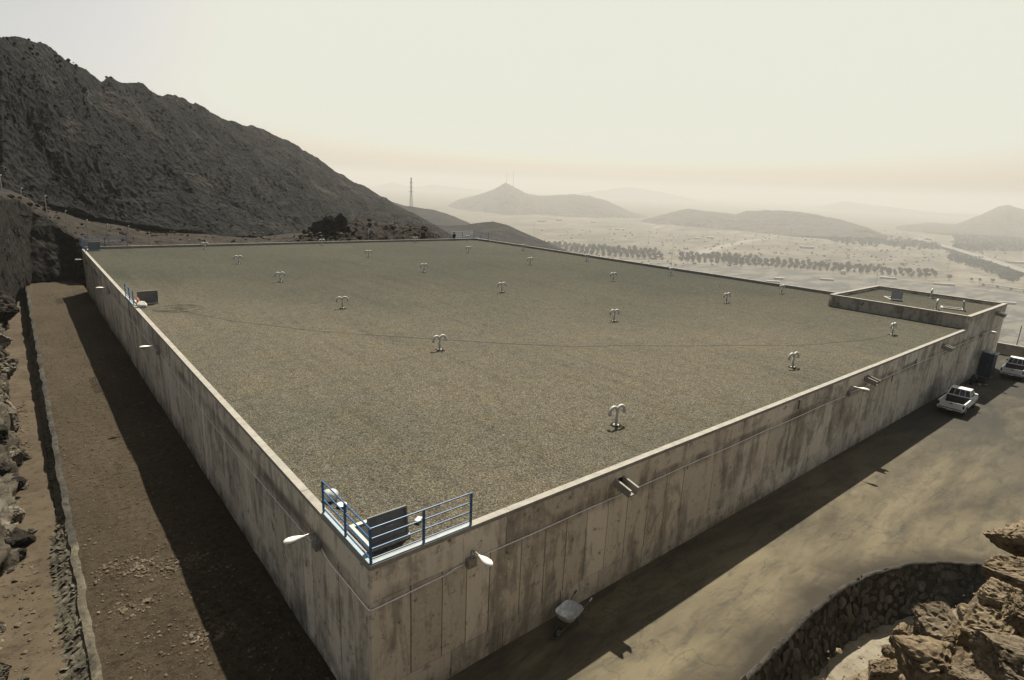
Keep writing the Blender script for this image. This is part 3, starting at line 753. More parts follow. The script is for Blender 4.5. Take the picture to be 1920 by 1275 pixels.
# rocks along the left edge, beside the drain
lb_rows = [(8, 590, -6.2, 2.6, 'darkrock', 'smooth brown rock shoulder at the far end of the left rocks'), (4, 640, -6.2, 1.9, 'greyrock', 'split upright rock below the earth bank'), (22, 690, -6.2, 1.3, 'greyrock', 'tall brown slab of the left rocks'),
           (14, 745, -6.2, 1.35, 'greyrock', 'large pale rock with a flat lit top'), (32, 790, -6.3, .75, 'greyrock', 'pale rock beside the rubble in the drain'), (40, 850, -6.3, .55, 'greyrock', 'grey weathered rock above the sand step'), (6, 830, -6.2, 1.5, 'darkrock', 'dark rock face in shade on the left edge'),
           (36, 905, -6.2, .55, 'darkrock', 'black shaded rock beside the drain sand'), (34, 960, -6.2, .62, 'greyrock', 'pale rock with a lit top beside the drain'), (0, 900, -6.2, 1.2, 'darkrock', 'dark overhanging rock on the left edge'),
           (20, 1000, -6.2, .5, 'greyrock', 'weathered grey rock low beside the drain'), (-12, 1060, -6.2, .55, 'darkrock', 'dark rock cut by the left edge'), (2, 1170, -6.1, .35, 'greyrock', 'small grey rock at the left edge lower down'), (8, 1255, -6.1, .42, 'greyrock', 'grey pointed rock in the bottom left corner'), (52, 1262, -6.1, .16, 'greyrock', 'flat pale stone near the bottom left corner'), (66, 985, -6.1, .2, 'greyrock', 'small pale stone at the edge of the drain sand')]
for k, (x, y, z, r, mt, lb) in enumerate(lb_rows):
    p = P(x, y + 12, z)
    o = thing('rock', lb, 'rock', (p[0] - r * .45, p[1], z + r * .42), rng.uniform(0, 6), 'rocks along the left edge', rock_mesh('rock', MT[mt], 500 + k, 5, .38, 1, .85, .9, True, 20))
    o.scale = (r * 1.2, r * 1.4, r * 1.2)
# rock bank behind them
bx = np.linspace(0, 1, 90); by = np.linspace(-4, 100, 800)
X, Y = np.meshgrid(bx, by, indexing='ij')
BX = -.5 + np.interp(Y, [-4, 6, 11, 15, 25, 36, 47, 75, 100], [-23.4, -23.0, -22.4, -21.75, -21.6, -21.9, -22.3, -22.2, -22]) - 10 * X ** 1.3 + .5 * fbm(np.stack([X * 2, Y * .4, 0 * X], -1), 5); BZ = -6.7 + 7.5 * X ** .75 * np.clip((Y + 2) / 8, .15, 1)
bp = np.stack([BX, Y, BZ], -1); bp += ((fbm(bp * .6, 6, .55, ridged=True) - .2) * .6)[..., None] * np.array([1, .3, .9])
o = link('rock_bank', grid_mesh('rock_bank', bp, MT['leftrock'], False)); o['kind'] = 'structure'

def strew(name, src, n, smin, smax, m, seed, vmax, label):
    me = src.data; co = np.empty(len(me.vertices) * 3); me.vertices.foreach_get('co', co); co = co.reshape(-1, 3)
    r0 = np.random.RandomState(seed); idx = r0.choice(int(len(co)), n); base = [np.array([v.co[:] for v in rock_mesh('tmp', m, 800 + k, 1, .3, 1, .85, .8, True, 6).vertices]) for k in range(6)]
    fs = [tuple(q.vertices) for q in bpy.data.meshes['tmp'].polygons]; nv = len(base[0]); V = np.empty((n, nv, 3)); F = []
    for i in range(n):
        a = r0.uniform(0, 6.28); s_ = smin * (smax / smin) ** (r0.rand() ** 2.4); c_, d_ = math.cos(a), math.sin(a); v = base[i % 6] * s_
        p = co[idx[i]] + r0.randn(3) * np.array([.5, .5, 0]); V[i] = np.stack([v[:, 0] * c_ - v[:, 1] * d_, v[:, 0] * d_ + v[:, 1] * c_, v[:, 2]], 1) + p
        F += [tuple(q + i * nv for q in f_) for f_ in fs]
    o = link(name, new_mesh(name, V.reshape(-1, 3), F, m)); o['kind'] = 'stuff'; o['label'] = label; o['category'] = 'rocks'
strew('mountain_boulders', bpy.data.objects['mountain'], 9000, .14, .65, MT['mountain'], 5, 1, 'dark boulders strewn over the left mountain flank')
strew('slope_rubble', bpy.data.objects['bench_slope'], 1500, .10, .7, MT['slope'], 6, 1, 'small stones strewn over the brown slope behind the parapet')
strew('mound_rubble', bpy.data.objects['mound_behind_parapet'], 600, .15, 1.0, MT['slope'], 7, 1, 'rubble lying on the brown mound behind the far parapet')
strew('corner_rubble', bpy.data.objects['rubble_mound'], 900, .02, .14, MT['boulder'], 8, 1, 'small rubble lying between the boulders in the lower right corner')
hm = [rock_mesh('heap_rock', MT[['greyrock', 'leftrock', 'darkrock', 'leftrock'][k % 4]], 540 + k, 4, .38, 1, .85, .85, True, 16) for k in range(8)]
hr = random.Random(44); nh = 0
for k in range(110):
    y = 9 + 70 * hr.random() ** 1.25; x0 = float(np.interp(y, [6, 11, 15, 25, 36, 47, 75], [-22.8, -22.2, -21.8, -21.6, -21.9, -22.3, -22.2]))
    q_ = hr.random(); r_ = hr.uniform(.35, 1.1) * (.8 + y / 90); x = x0 - .55 * r_ - q_ * 2.2; z = -6.7 + q_ * 2.0 + .3 * r_
    o = thing('rock', ['pale grey', 'brown', 'dark', 'brown'][k % 4] + ' rough rock heaped along the left edge, ' + ('close in front' if y < 18 else 'beside the drain sand' if y < 32 else 'halfway to the far bank' if y < 52 else 'near the far dark bank'), 'rock', (x, y, z), hr.uniform(0, 6), 'rocks heaped along the left edge', hm[k % 8]); o.scale = (r_, r_ * hr.uniform(.9, 1.5), r_ * hr.uniform(.8, 1.2))
# dark outcrop behind the parapet
for k, (x, y, r, h_, lb) in enumerate([(618, 421, 2.1, 2.3, 'tall dark boulder rising behind the far parapet'), (602, 424, 1.9, 1.9, 'dark boulder just left of the tall one'), (636, 421, 1.7, 2.1, 'dark boulder right of the tall one'), (652, 429, 1.5, 1.1, 'low boulder at the right foot of the dark outcrop'),
                                      (588, 430, 1.5, 1.1, 'low boulder at the left foot of the dark outcrop'), (612, 432, 1.9, 1.3, 'dark boulder in front of the tall one'), (630, 433, 1.8, 1.2, 'pale-backed boulder at the front of the dark outcrop'), (573, 434, .9, .6, 'small separate boulder left of the dark outcrop')]):
    p = D(x, y, 132)
    o = thing('outcrop_boulder', lb, 'boulder', p, k * 2.1 + .4, 'dark outcrop boulders', rock_mesh('outcrop_boulder', MT['outcrop'], 620 + k, 4, .42, 1, .8, 1, True, 24)); o.scale = (r * 1.2, r * 1.2, h_ * 1.2)
for k in range(26):
    x = rng.choice([rng.uniform(470, 600), rng.uniform(560, 660)]); p = D(x, 441 + rng.uniform(-5, 8), 126)
    o = thing('slope_stone', 'small pale stone lying on the brown slope behind the far parapet', 'stone', p, rng.uniform(0, 6), 'stones on the brown slope', STONES[k % 8]); s_ = rng.uniform(.25, .6); o.scale = (s_, s_, s_ * 1.3)

# ================================================================== RESERVOIR
res = thing('reservoir', 'huge flat-roofed concrete water reservoir filled with grey gravel on top', 'reservoir')
A, B, C_, Dd = (-13.95, -3.14), (49.6, -3.14), (47.3, 76.0), (-13.95, 79.0)
def prism(poly, z0, z1):
    mb = MB(); n = len(poly); v = [(x, y, z0) for x, y in poly] + [(x, y, z1) for x, y in poly]
    return mb.add(v, [tuple(range(n))[::-1], tuple(range(n, 2 * n))] + [(i, (i + 1) % n, n + (i + 1) % n, n + i) for i in range(n)])
def inset(poly, d):
    out = []
    for i in range(len(poly)):
        p0, p1, p2 = [np.array(poly[j % len(poly)], float) for j in (i - 1, i, i + 1)]
        a = (p1 - p0) / np.linalg.norm(p1 - p0); b = (p2 - p1) / np.linalg.norm(p2 - p1)
        na = np.array([-a[1], a[0]]); nb = np.array([-b[1], b[0]]); m_ = na + nb; m_ /= (m_ @ na); out.append(tuple(p1 + m_ * d))
    return out
poly = [A, B, C_, Dd]
prism(inset(poly, .05), -6.6, -.12).build('core', MT['joint'], res)
# gravel sheet
gi = inset(poly, .30)
n_ = 90
u = np.linspace(0, 1, n_)
q = np.array(gi)
gr = np.array([[(q[0] * (1 - a) * (1 - b) + q[1] * a * (1 - b) + q[2] * a * b + q[3] * (1 - a) * b) for b in u] for a in u])
gr = np.concatenate([gr, np.zeros((n_, n_, 1))], 2); gr[..., 2] = -.02 + .035 * fbm(gr * .15, 4)
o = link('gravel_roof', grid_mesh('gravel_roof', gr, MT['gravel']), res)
# copings, in cast lengths
def coping(p0, p1, w, z0, z1, seg, parent, inward):
    p0, p1 = np.array(p0, float), np.array(p1, float); L = np.linalg.norm(p1 - p0); t = (p1 - p0) / L; n_ = np.array([-t[1], t[0]]) * inward
    k = max(1, round(L / seg)); ang = math.atan2(t[1], t[0])
    for i in range(k):
        c = p0 + t * (L * (i + .5) / k) + n_ * (w / 2)
        o = link('coping', unit(MT['coping']), parent); o.location = (c[0], c[1], (z0 + z1) / 2 + rng.uniform(-.004, .004)); o.scale = (L / k - .012, w, z1 - z0); o.rotation_euler = (0, 0, ang)
W = .27
coping((A[0], A[1]), (41.5, A[1]), W, -.115, .03, 4.9, res, 1)
coping((A[0], Dd[1]), (A[0], A[1] + W + .01), W, -.115, .03, 4.9, res, 1)
coping((C_[0], C_[1]), (A[0] + W + .01, Dd[1]), W, -.115, .30, 4.9, res, 1)
coping((49.4, 8.6), (C_[0], C_[1] - W - .01), W, -.115, .30, 4.9, res, 1)
# formwork panels: (axis, from, to, bands)
def panels(p0, p1, bands, parent, outward, th=.05, name='wall_panel', m='concrete'):
    p0, p1 = np.array(p0, float), np.array(p1, float); L = np.linalg.norm(p1 - p0); t = (p1 - p0) / L; n_ = np.array([t[1], -t[0]]) * outward; ang = math.atan2(t[1], t[0])
    for (z0, z1, wd, jit, gap) in bands:
        s_ = 0; edges = [0.0]
        while s_ < L - .01:
            s_ = min(L, s_ + wd * rng.uniform(1 - jit, 1 + jit))
            if L - s_ < wd * .35: s_ = L
            edges.append(s_)
        for a, b in zip(edges[:-1], edges[1:]):
            off = rng.uniform(-.006, .006); c = p0 + t * (a + b) / 2 - n_ * (th / 2 - off)
            o = link(name, unit(MT[m]), parent); o.location = (c[0], c[1], (z0 + z1) / 2); o.scale = (b - a - gap, th, z1 - z0 - gap * .5); o.rotation_euler = (0, 0, ang)
panels((A[0] + .003, A[1]), (41.5, A[1]), [(-1.15, -.115, 4.9, 0, .02), (-5.6, -4.25, 2.4, .2, .034)], res, 1)
panels((A[0] + .003, A[1]), (1.0, A[1]), [(-4.25, -1.15, 1.25, .28, .036)], res, 1)
panels((1.0, A[1]), (41.5, A[1]), [(-4.25, -1.15, 2.5, .3, .04)], res, 1)
panels((A[0], Dd[1]), (A[0], A[1] + .003), [(-1.0, -.115, 4.9, 0, .02), (-6.2, -1.0, 1.0, .2, .034)], res, 1)

# annex on the far right
ann = thing('annex', 'raised concrete annex at the right end of the reservoir with its own gravel roof', 'building')
AX0, AX1, AY0, AY1, AZ = 41.5, 53.6, -3.14, 8.5, 1.12
prism([(AX0 + .05, AY0 + .05), (AX1 - .05, AY0 + .05), (AX1 - .05, AY1 - .05), (AX0 + .05, AY1 - .05)], -6.6, .72).build('core', MT['joint'], ann)
gx = np.array([[(x, y, .80) for y in np.linspace(AY0 + .2, AY1 - .2, 20)] for x in np.linspace(AX0 + .2, AX1 - .2, 20)]); gx[..., 2] += .02 * fbm(gx * .4, 3)
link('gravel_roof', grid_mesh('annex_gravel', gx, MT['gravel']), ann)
AP = [(AX0, AY0), (AX1, AY0), (AX1, AY1), (AX0, AY1)]
for i in range(4):
    p0, p1 = AP[i], AP[(i + 1) % 4]
    if i == 3:
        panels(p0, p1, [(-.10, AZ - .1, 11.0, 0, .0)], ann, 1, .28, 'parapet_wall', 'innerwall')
    else:
        panels(p0, p1, [(.55, AZ - .1, 11.0, 0, .0)], ann, 1, .28, 'parapet_wall')
        panels(p0, p1, [(-1.15, .55, 4.0, .1, .015), (-6.0, -1.15, 2.2, .25, .02)], ann, 1)
coping((AX0 - .03, AY0 - .03), (AX1 + .03, AY0 - .03), .34, AZ - .1, AZ + .03, 4.1, ann, 1)
coping((AX1 + .03, AY0 + .32), (AX1 + .03, AY1 + .03), .34, AZ - .1, AZ + .03, 4.1, ann, 1)
coping((AX1 - .32, AY1 + .03), (AX0 - .03, AY1 + .03), .34, AZ - .1, AZ + .03, 4.1, ann, 1)
coping((AX0 - .03, AY1 - .32), (AX0 - .03, AY0 + .32), .34, AZ - .1, AZ + .03, 4.1, ann, 1)

# ------------------------------------------------------------------ roof vents
def arc(cx, cz, r, a0, a1, n, sgn):
    return [(cx + sgn * r * math.cos(a), 0, cz + r * math.sin(a)) for a in np.linspace(a0, a1, n)]
vent_stem = MB().tube([(0, 0, 0), (0, 0, .68)], .07, 12).tube([(0, 0, 0), (0, 0, .03)], .14, 14).mesh('vent_stem', MT['vent'], True)
def bend(sgn):
    pts = [(sgn * (-.01), 0, .50), (sgn * .0, 0, .62)] + [(sgn * (.225 - .225 * math.cos(a)), 0, .64 + .27 * math.sin(a)) for a in np.linspace(.25, math.pi, 10)] + [(sgn * .455, 0, .54)]
    return MB().tube(pts, [.06] * 2 + [.074] * 10 + [.08], 12).mesh('vent_bend', MT['vent'], True)
bendL, bendR = bend(-1), bend(1)
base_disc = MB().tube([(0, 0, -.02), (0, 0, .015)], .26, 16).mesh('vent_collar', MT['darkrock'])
proto = None
U = 14.8
VX = [0, 1.13007307, 2.25412849, 3.00135059]; VY = [0, 1, 1.99289, 2.99638, 3.97305, 5.05]
ordx = ['row nearest the left wall', 'second row from the left wall', 'third row from the left wall', 'row by the far parapet']
ordy = ['first', 'second', 'third', 'fourth', 'fifth', 'farthest']
for r_ in range(4):
    for c_ in range(6):
        if (r_, c_) == (3, 0): continue
        lb = f'double-hooked vent, {ordy[c_]} from the right wall in the {ordx[r_]}'
        if (r_, c_) == (0, 0): lb = 'pale double-hooked roof vent standing nearest the camera with a clear shadow'
        x, y = VX[r_] * U - .302, VY[c_] * U - .175
        gz = -.0
        if proto is None:
            proto = thing('roof_vent', lb, 'vent', (x, y, gz), -.08, 'double-hooked vents on the gravel roof')
            for nm, me in (('stem', vent_stem), ('bend', bendL), ('bend', bendR), ('collar', base_disc)): link(nm, me, proto)
        else:
            vc = copy_tree(proto, (x, y, gz), -.08 + rng.uniform(-.12, .12), lb); vc.rotation_euler[0] = rng.uniform(-.04, .04); vc.rotation_euler[1] = rng.uniform(-.04, .04)
copy_tree(proto, (44.8, .3, .8), .2, 'pale double-hooked vent on the annex roof nearer the gravel yard roof')
copy_tree(proto, (52.3, 2.9, .8), .2, 'pale double-hooked vent on the annex roof at its far parapet')

# ------------------------------------------------------------------ railings
def railing(name, label, pts, nposts, z0=.03, h=1.1, group='blue steel railings'):
    t = thing(name, label, 'railing', (pts[0][0], pts[0][1], z0), 0, group); o3 = np.array([pts[0][0], pts[0][1], z0])
    post = MB().box(-.03, .03, -.03, .03, 0, h).mesh('post', MT['blue'])
    seen = set()
    for k in range(len(pts) - 1):
        a, b = np.array(pts[k], float), np.array(pts[k + 1], float)
        for i in range(nposts[k]):
            p = a + (b - a) * i / (nposts[k] - 1); key = (round(p[0], 2), round(p[1], 2))
            if key in seen: continue
            seen.add(key); o = link('post', post, t); o.location = (p[0] - o3[0], p[1] - o3[1], 0)
        for z in (h, h - .32, h - .64, h - .95):
            MB().tube([(a[0] - o3[0], a[1] - o3[1], z), (b[0] - o3[0], b[1] - o3[1], z)], .024, 8).build('rail', MT['blue'], t)
        plate = (b - a) / np.linalg.norm(b - a)
        mb = MB(); L = np.linalg.norm(b - a); ang = math.atan2(plate[1], plate[0])
        mb.box(0, L, -.07, .07, .004, .016); pl_ = mb.build('base_plate', MT['bluelight'], t); pl_.location = (a[0] - o3[0], a[1] - o3[1], 0); pl_.rotation_euler = (0, 0, ang)
    return t
railing('railing', 'blue steel corner railing around the open hatch at the near corner of the roof', [(-13.85, .25), (-13.85, -3.04), (-10.45, -3.04)], [3, 3])
railing('railing', 'short blue railing on the left wall beside the raised grey hatch lid', [(-13.85, 41.8), (-13.85, 37.7)], [3], .03)
railing('railing', 'blue corner railing at the far left corner of the roof', [(-13.85, 75.2), (-13.85, 78.85), (-8.9, 78.7)], [3, 3], .03, 1.5)
railing('railing', 'dark railing at the far back corner of the roof beside the seated figure', [(41.6, 76.3), (46.6, 76.05), (47.15, 72.2)], [3, 3], .3, 1.3)
# open hatches
def hatch(label, x, y, z, w, d, lid_h, lid_lean, rz=0, lid_mat='hatch'):
    t = thing('roof_hatch', label, 'hatch', (x, y, z), rz, 'open roof hatches')
    f = MB(); f.box(-w / 2, w / 2, -d / 2, -d / 2 + .16, -.08, .10).box(-w / 2, w / 2, d / 2 - .16, d / 2, -.08, .10).box(-w / 2, -w / 2 + .16, -d / 2 + .16, d / 2 - .16, -.08, .098).box(w / 2 - .16, w / 2, -d / 2 + .16, d / 2 - .16, -.08, .098)
    f.build('frame', MT['hatchw'], t)
    MB().box(-w / 2 + .17, w / 2 - .17, -d / 2 + .17, d / 2 - .17, -.05, .03).build('opening', MT['black'], t)
    lid = MB(); lid.box(-w / 2 + .05, w / 2 - .05, -.02, .02, 0, lid_h); lid.box(-w / 2 + .04, w / 2 - .04, -.06, -.021, 0, .05); lid.box(-w / 2 + .04, w / 2 - .04, -.06, -.021, lid_h - .05, lid_h)
    lid.box(-w / 2 + .04, -w / 2 + .09, -.06, -.021, .051, lid_h - .051).box(w / 2 - .09, w / 2 - .04, -.06, -.021, .051, lid_h - .051)
    l = lid.build('lid', MT[lid_mat], t); l.location = (0, -d / 2 + .1, .11); l.rotation_euler = (lid_lean, 0, 0)
    MB().tube([(-.12, -.07, lid_h * .55), (-.12, -.12, lid_h * .55), (.12, -.12, lid_h * .55), (.12, -.07, lid_h * .55)], .014, 6).build('handle', MT['galv'], l)
    return t
hatch('open hatch inside the blue corner railing with its grey lid standing up', -12.95, -1.75, .0, 1.35, 1.5, .88, -.15)
hatch('open hatch by the left wall with its framed grey lid upright', -12.85, 38.6, .0, 1.5, 1.7, .98, .12)
hatch('open hatch on the annex roof farther from the trucks', 47.1, 4.7, .82, 1.1, 1.9, .75, -.15, -.9, 'galv')
hatch('open hatch on the annex roof beside the near vent with lid standing on edge', 46.6, -.5, .82, 1.1, 1.8, .75, -.1, .32, 'hatch')
hatch('closed-in blue hatch box at the far left corner of the roof', -12.75, 77.6, .0, 1.4, 1.4, 1.0, .06, 0, 'navytop')

# ------------------------------------------------------------------ wall lamps
def lamp(label, x, y, z, rz, first=[None]):
    if first[0] is not None: return copy_tree(first[0], (x, y, z), rz, label)
    t = thing('wall_lamp', label, 'lamp', (x, y, z), rz, 'cobra-head wall lamps'); first[0] = t
    MB().box(0.005, .20, -.16, .16, -.20, .10).box(.201, .21, -.015, .015, -.13, -.1).build('junction_box', MT['galv'], t)
    MB().tube([(.10, 0, .10), (.10, 0, .30), (.14, 0, .40), (.24, 0, .43), (.52, 0, .42)], .028, 8).build('arm', MT['galv'], t)
    MB().tube([(.18, .05, .1), (.22, .06, .22), (.17, .02, .38)], .007, 5).build('lead', MT['rubber'], t)
    secs = [(.48, .035, .03), (.56, .05, .045), (.66, .09, .07), (.80, .135, .095), (.95, .15, .10), (1.06, .12, .085), (1.13, .06, .05), (1.15, .01, .01)]
    v = []; n = 14
    for (x_, w_, h_) in secs:
        for k in range(n):
            a = 2 * math.pi * k / n; v.append((x_, w_ * math.cos(a), .415 + (h_ if math.sin(a) > 0 else h_ * .45) * math.sin(a)))
    f = [(i * n + k, i * n + (k + 1) % n, (i + 1) * n + (k + 1) % n, (i + 1) * n + k) for i in range(len(secs) - 1) for k in range(n)] + [tuple(range(n))[::-1], tuple(range((len(secs) - 1) * n, len(secs) * n))]
    MB().add(v, f).build('shade', MT['lampw'], t, True)
    v = []; sg = [(.70, .03, .02), (.78, .09, .07), (.92, .11, .09), (1.03, .07, .05), (1.07, .02, .02)]
    for (x_, w_, h_) in sg:
        for k in range(9):
            a = math.pi + math.pi * k / 8; v.append((x_, w_ * math.cos(a), .385 + h_ * math.sin(a)))
    MB().add(v, [(i * 9 + k, i * 9 + k + 1, (i + 1) * 9 + k + 1, (i + 1) * 9 + k) for i in range(4) for k in range(8)]).build('glass_bowl', MT['glass'], t, True)
    return t
lamp('white cobra-head lamp on the near end of the right wall, below the blue railing', -10.54, -3.14, -1.12, -math.pi / 2)
lamp('white cobra-head lamp in the middle of the right wall beside a spout', 17.7, -3.14, -1.02, -math.pi / 2 + .1)
lamp('white cobra-head lamp on the annex wall above the dark cabinet', 46.0, -3.14, -1.02, -math.pi / 2 + .1)
lamp('white cobra-head lamp nearest on the left wall, beside the blue corner railing', -13.95, .45, -1.12, math.pi)
lamp('white cobra-head lamp on the left wall, second from the near corner', -13.95, 27.3, -1.2, math.pi)
lamp('white cobra-head lamp on the left wall, third from the near corner', -13.95, 52, -1.2, math.pi)
lamp('white cobra-head lamp at the far end of the left wall against the dark bank', -13.95, 74.5, -1.2, math.pi)

# conduits
def rope(name, label, cat, pts, r, m, n=6, group=None):
    o = MB().tube(pts, r, n).build(name, m, None, True); o['label'] = label; o['category'] = cat
    if group: o['group'] = group
    return o
cz = -1.36; cy = -3.18; cxl = -13.99
pts = [(-13.87 + .02 * math.cos(a), cy, cz) for a in (0,)]
rope('conduit', 'thin pale conduit running along the right wall away from the near lamp', 'conduit', [(-10.2, cy, -1.14)] + [(x, cy, -1.16 + .015 * math.sin(x)) for x in np.linspace(-9.5, 17.3, 20)], .022, MT['conduit'], group='wall conduits')
rope('conduit', 'thin pale conduit wrapping the near corner between two lamps', 'conduit', [(cxl, .2, -1.2), (cxl, -.1, -1.3), (cxl, -.5, -1.36), (cxl, -2.9, -1.36), (cxl + .005, -3.12, -1.36), (-13.93, cy, -1.36), (-13.7, cy, -1.36), (-11.4, cy, -1.27), (-11.1, cy, -1.2), (-10.75, cy, -1.18)], .022, MT['conduit'], group='wall conduits')
rope('conduit', 'thin pale conduit running along the right wall to the annex lamp', 'conduit', [(x, cy, -1.13 + .015 * math.sin(x * .7)) for x in np.linspace(18.0, 45.7, 20)], .02, MT['conduit'], group='wall conduits')
rope('conduit', 'thin pale conduit at the end of the annex wall', 'conduit', [(x, cy, -1.1) for x in np.linspace(46.3, 53.6, 6)], .02, MT['conduit'], group='wall conduits')
rope('conduit', 'thin pale conduit on the left wall between the first and second lamps', 'conduit', [(cxl, .75, -1.2)] + [(cxl, y, -1.42 - .25 * math.sin((y - 1) / 25.8 * 3.14)) for y in np.linspace(1.2, 26.8, 18)] + [(cxl, 27.1, -1.3)], .015, MT['conduit'], group='wall conduits')
rope('conduit', 'thin pale conduit on the left wall beyond the second lamp', 'conduit', [(cxl, y, -1.5) for y in np.linspace(27.6, 51.7, 10)], .015, MT['conduit'], group='wall conduits')

# spouts
def spout(label, x, z, first=[None]):
    if first[0] is not None: return copy_tree(first[0], (x, -3.14, z), 0, label)
    t = thing('rain_spout', label, 'spout', (x, -3.14, z), 0, 'concrete roof spouts'); first[0] = t
    r = Matrix.Rotation(.22, 3, 'X')
    MB().box(-.27, .27, -.78, 0.02, -.20, -.13, rot=r).build('channel_floor', MT['coping'], t)
    MB().box(-.27, -.18, -.78, 0.02, -.129, .12, rot=r).build('cheek', MT['coping'], t)
    MB().box(.18, .27, -.78, 0.02, -.129, .12, rot=r).build('cheek', MT['coping'], t)
    MB().box(-.175, .175, -.012, -.002, -.12, .08).build('outlet', MT['black'], t)
    return t
spout('concrete spout nearest the camera on the right wall', -3.45, -.50)
spout('concrete spout on the right wall just beyond the middle lamp', 20.2, -.50)
spout('concrete spout on the right wall just before the annex', 35.2, -.50)
spout('concrete spout high on the annex wall at its far end', 50.0, .65)
for k, (x, z) in enumerate([(11.2, -.45), (25.1, -1.45), (29.4, -1.0)]):
    o = MB().box(-.05, .05, -.03, 0, -.25, .25).build('wall_bracket', MT['rust']); o.location = (x, -3.142, z)
    o['label'] = ['dark rusty mark plate high on the right wall before the middle lamp', 'small rusty bracket below the conduit past the middle lamp', 'small rusty bracket on the conduit line farther along the right wall'][k]; o['category'] = 'bracket'

# things on the roof
b = thing('bucket', 'white round tub lying against the left parapet behind the blue railing', 'tub', (-13.35, .95, .14), .4)
MB().tube([(-.15, 0, 0), (.12, 0, .0)], [.20, .24], 16).build('body', MT['white'], b, True).rotation_euler = (0, .5, 0)
MB().tube([(.121, 0, 0), (.14, 0, 0)], .25, 16).build('rim', MT['white'], b).rotation_euler = (0, .5, 0)
o = MB().tube([(0, 0, 0), (0, 0, .03)], .17, 16).build('tub_lid', MT['white']); o.location = (-13.2, .35, .03); o['label'] = 'small white round lid lying by the white tub'; o['category'] = 'lid'
o = MB().box(-.13, .13, -.08, .08, 0, .08).build('white_block', MT['white']); o.location = (-11.65, -1.9, .02); o.rotation_euler = (0, 0, .6); o['label'] = 'small white block on the gravel right of the corner hatch lid'; o['category'] = 'block'
s_ = thing('sack', 'white cloth sack slumped on the left wall beside the short railing', 'sack', (-13.45, 36.6, .18), .3)
s_.scale = (.62, .62, .62)
o = link('body', rock_mesh('sack_body', MT['cloth'], 700, 4, .25, .6, .5, .55, False, 3), s_)
o = link('tied_cloth', rock_mesh('sack_top', MT['redcloth'], 701, 3, .2, .2, .25, .5, False, 3), s_); o.location = (-.2, .5, .55)
path = [(a, b_) for a, b_ in [(318, 577), (345, 584), (390, 593), (440, 602), (560, 617), (700, 629), (830, 636), (950, 645), (1080, 649), (1250, 648), (1400, 648), (1520, 646), (1600, 640), (1672, 627)]]
cp, _ = curve([P(x, y, .012) for x, y in path], 90); cp[:, 1] += np.array([.12 * math.sin(i * .5) for i in range(90)])
rope('cable', 'long thin dark cable lying across the gravel roof', 'cable', [(a, b_, .012) for a, b_ in cp[:, :2]], .008, MT['cable'], 5)
pts = []
for k in range(90):
    a = k * .55; r0 = .5 + .45 * math.sin(k * .37); c0 = P(335, 579, 0)
    pts.append((c0[0] + r0 * 2.0 * math.cos(a), c0[1] + r0 * 1.6 * math.sin(a), .02 + .05 * abs(math.sin(k * 1.1))))
rope('wire_tangle', 'tangle of dark wire on the gravel near the left hatch', 'wire', pts, .008, MT['cable'], 4)

# ------------------------------------------------------------------ people
def person(name, label, joints, radii, edges, m, loc, rz, extra):
    me = bpy.data.meshes.new(name); me.from_pydata(joints, edges, []); o = bpy.data.objects.new('body', me); COL.objects.link(o)
    me.materials.append(m)
    md = o.modifiers.new('skin', 'SKIN'); md.use_smooth_shade = True
    for i, r in enumerate(radii): me.skin_vertices[0].data[i].radius = (r, r)
    me.skin_vertices[0].data[0].use_root = True
    o.modifiers.new('sub', 'SUBSURF').levels = 2
    root = thing(name, label, 'person', loc, rz); o.parent = root
    extra(root); return root
def seated_extra(cl, hair):
    def f(root):
        h = MB(); 
        me = rock_mesh('head', MT['skin'], 710, 3, .03, .095, .085, .125, False, 1); hd = link('head', me, root); hd.location = (.03, 0, .86)
        me = rock_mesh('headscarf', MT[cl], 711, 3, .04, .12, .115, .15, False, 1); hs_ = link('headscarf', me, root); hs_.location = (-.015, 0, .875)
    return f
J = [(0, 0, .14), (.0, 0, .40), (.02, 0, .62), (.03, 0, .76), (.18, .12, .20), (.40, .14, .42), (.46, .14, .06), (.18, -.12, .20), (.40, -.14, .42), (.46, -.14, .06), (.03, .2, .62), (.16, .26, .40), (.34, .14, .40), (.03, -.2, .62), (.16, -.26, .40), (.34, -.14, .40), (.60, .14, .03), (.60, -.14, .03)]
Rr = [.17, .16, .15, .06, .12, .09, .06, .12, .09, .06, .08, .06, .04, .08, .06, .04, .045, .045]
Ed = [(0, 1), (1, 2), (2, 3), (0, 4), (4, 5), (5, 6), (0, 7), (7, 8), (8, 9), (2, 10), (10, 11), (11, 12), (2, 13), (13, 14), (14, 15), (6, 16), (9, 17)]
person('person', 'person in black clothes sitting on the far parapet beside the dark railing', J, Rr, Ed, MT['blackcloth'], (42.2, 76.15, .31), -2.2, seated_extra('blackcloth', 0)).scale = (1.15, 1.15, 1.15)

# scrap heap near the cabinet
sh = thing('scrap_heap', 'low heap of dark rags and scrap on the yard by the annex wall', 'scrap heap', (45.4, -3.9, -5.24))
for k, (x, y, z, sx, sy, sz, m_) in enumerate([(0, 0, .18, .5, .35, .3, 'blackcloth'), (.45, -.25, .12, .35, .3, .2, 'blackcloth'), (-.3, .25, .3, .3, .25, .45, 'navy'), (-.9, -.35, .07, .3, .2, .1, 'wood'), (-.5, -.75, .06, .25, .18, .08, 'wood'), (-1.3, .2, .06, .2, .2, .1, 'blackcloth')]):
    o = link(['rag_pile', 'rag_pile', 'sheet', 'board_scrap', 'board_scrap', 'rag_pile'][k], rock_mesh('scrap', MT[m_], 720 + k, 3, .4, 1, 1, 1, True, 6), sh); o.location = (x, y, z); o.scale = (sx, sy, sz)

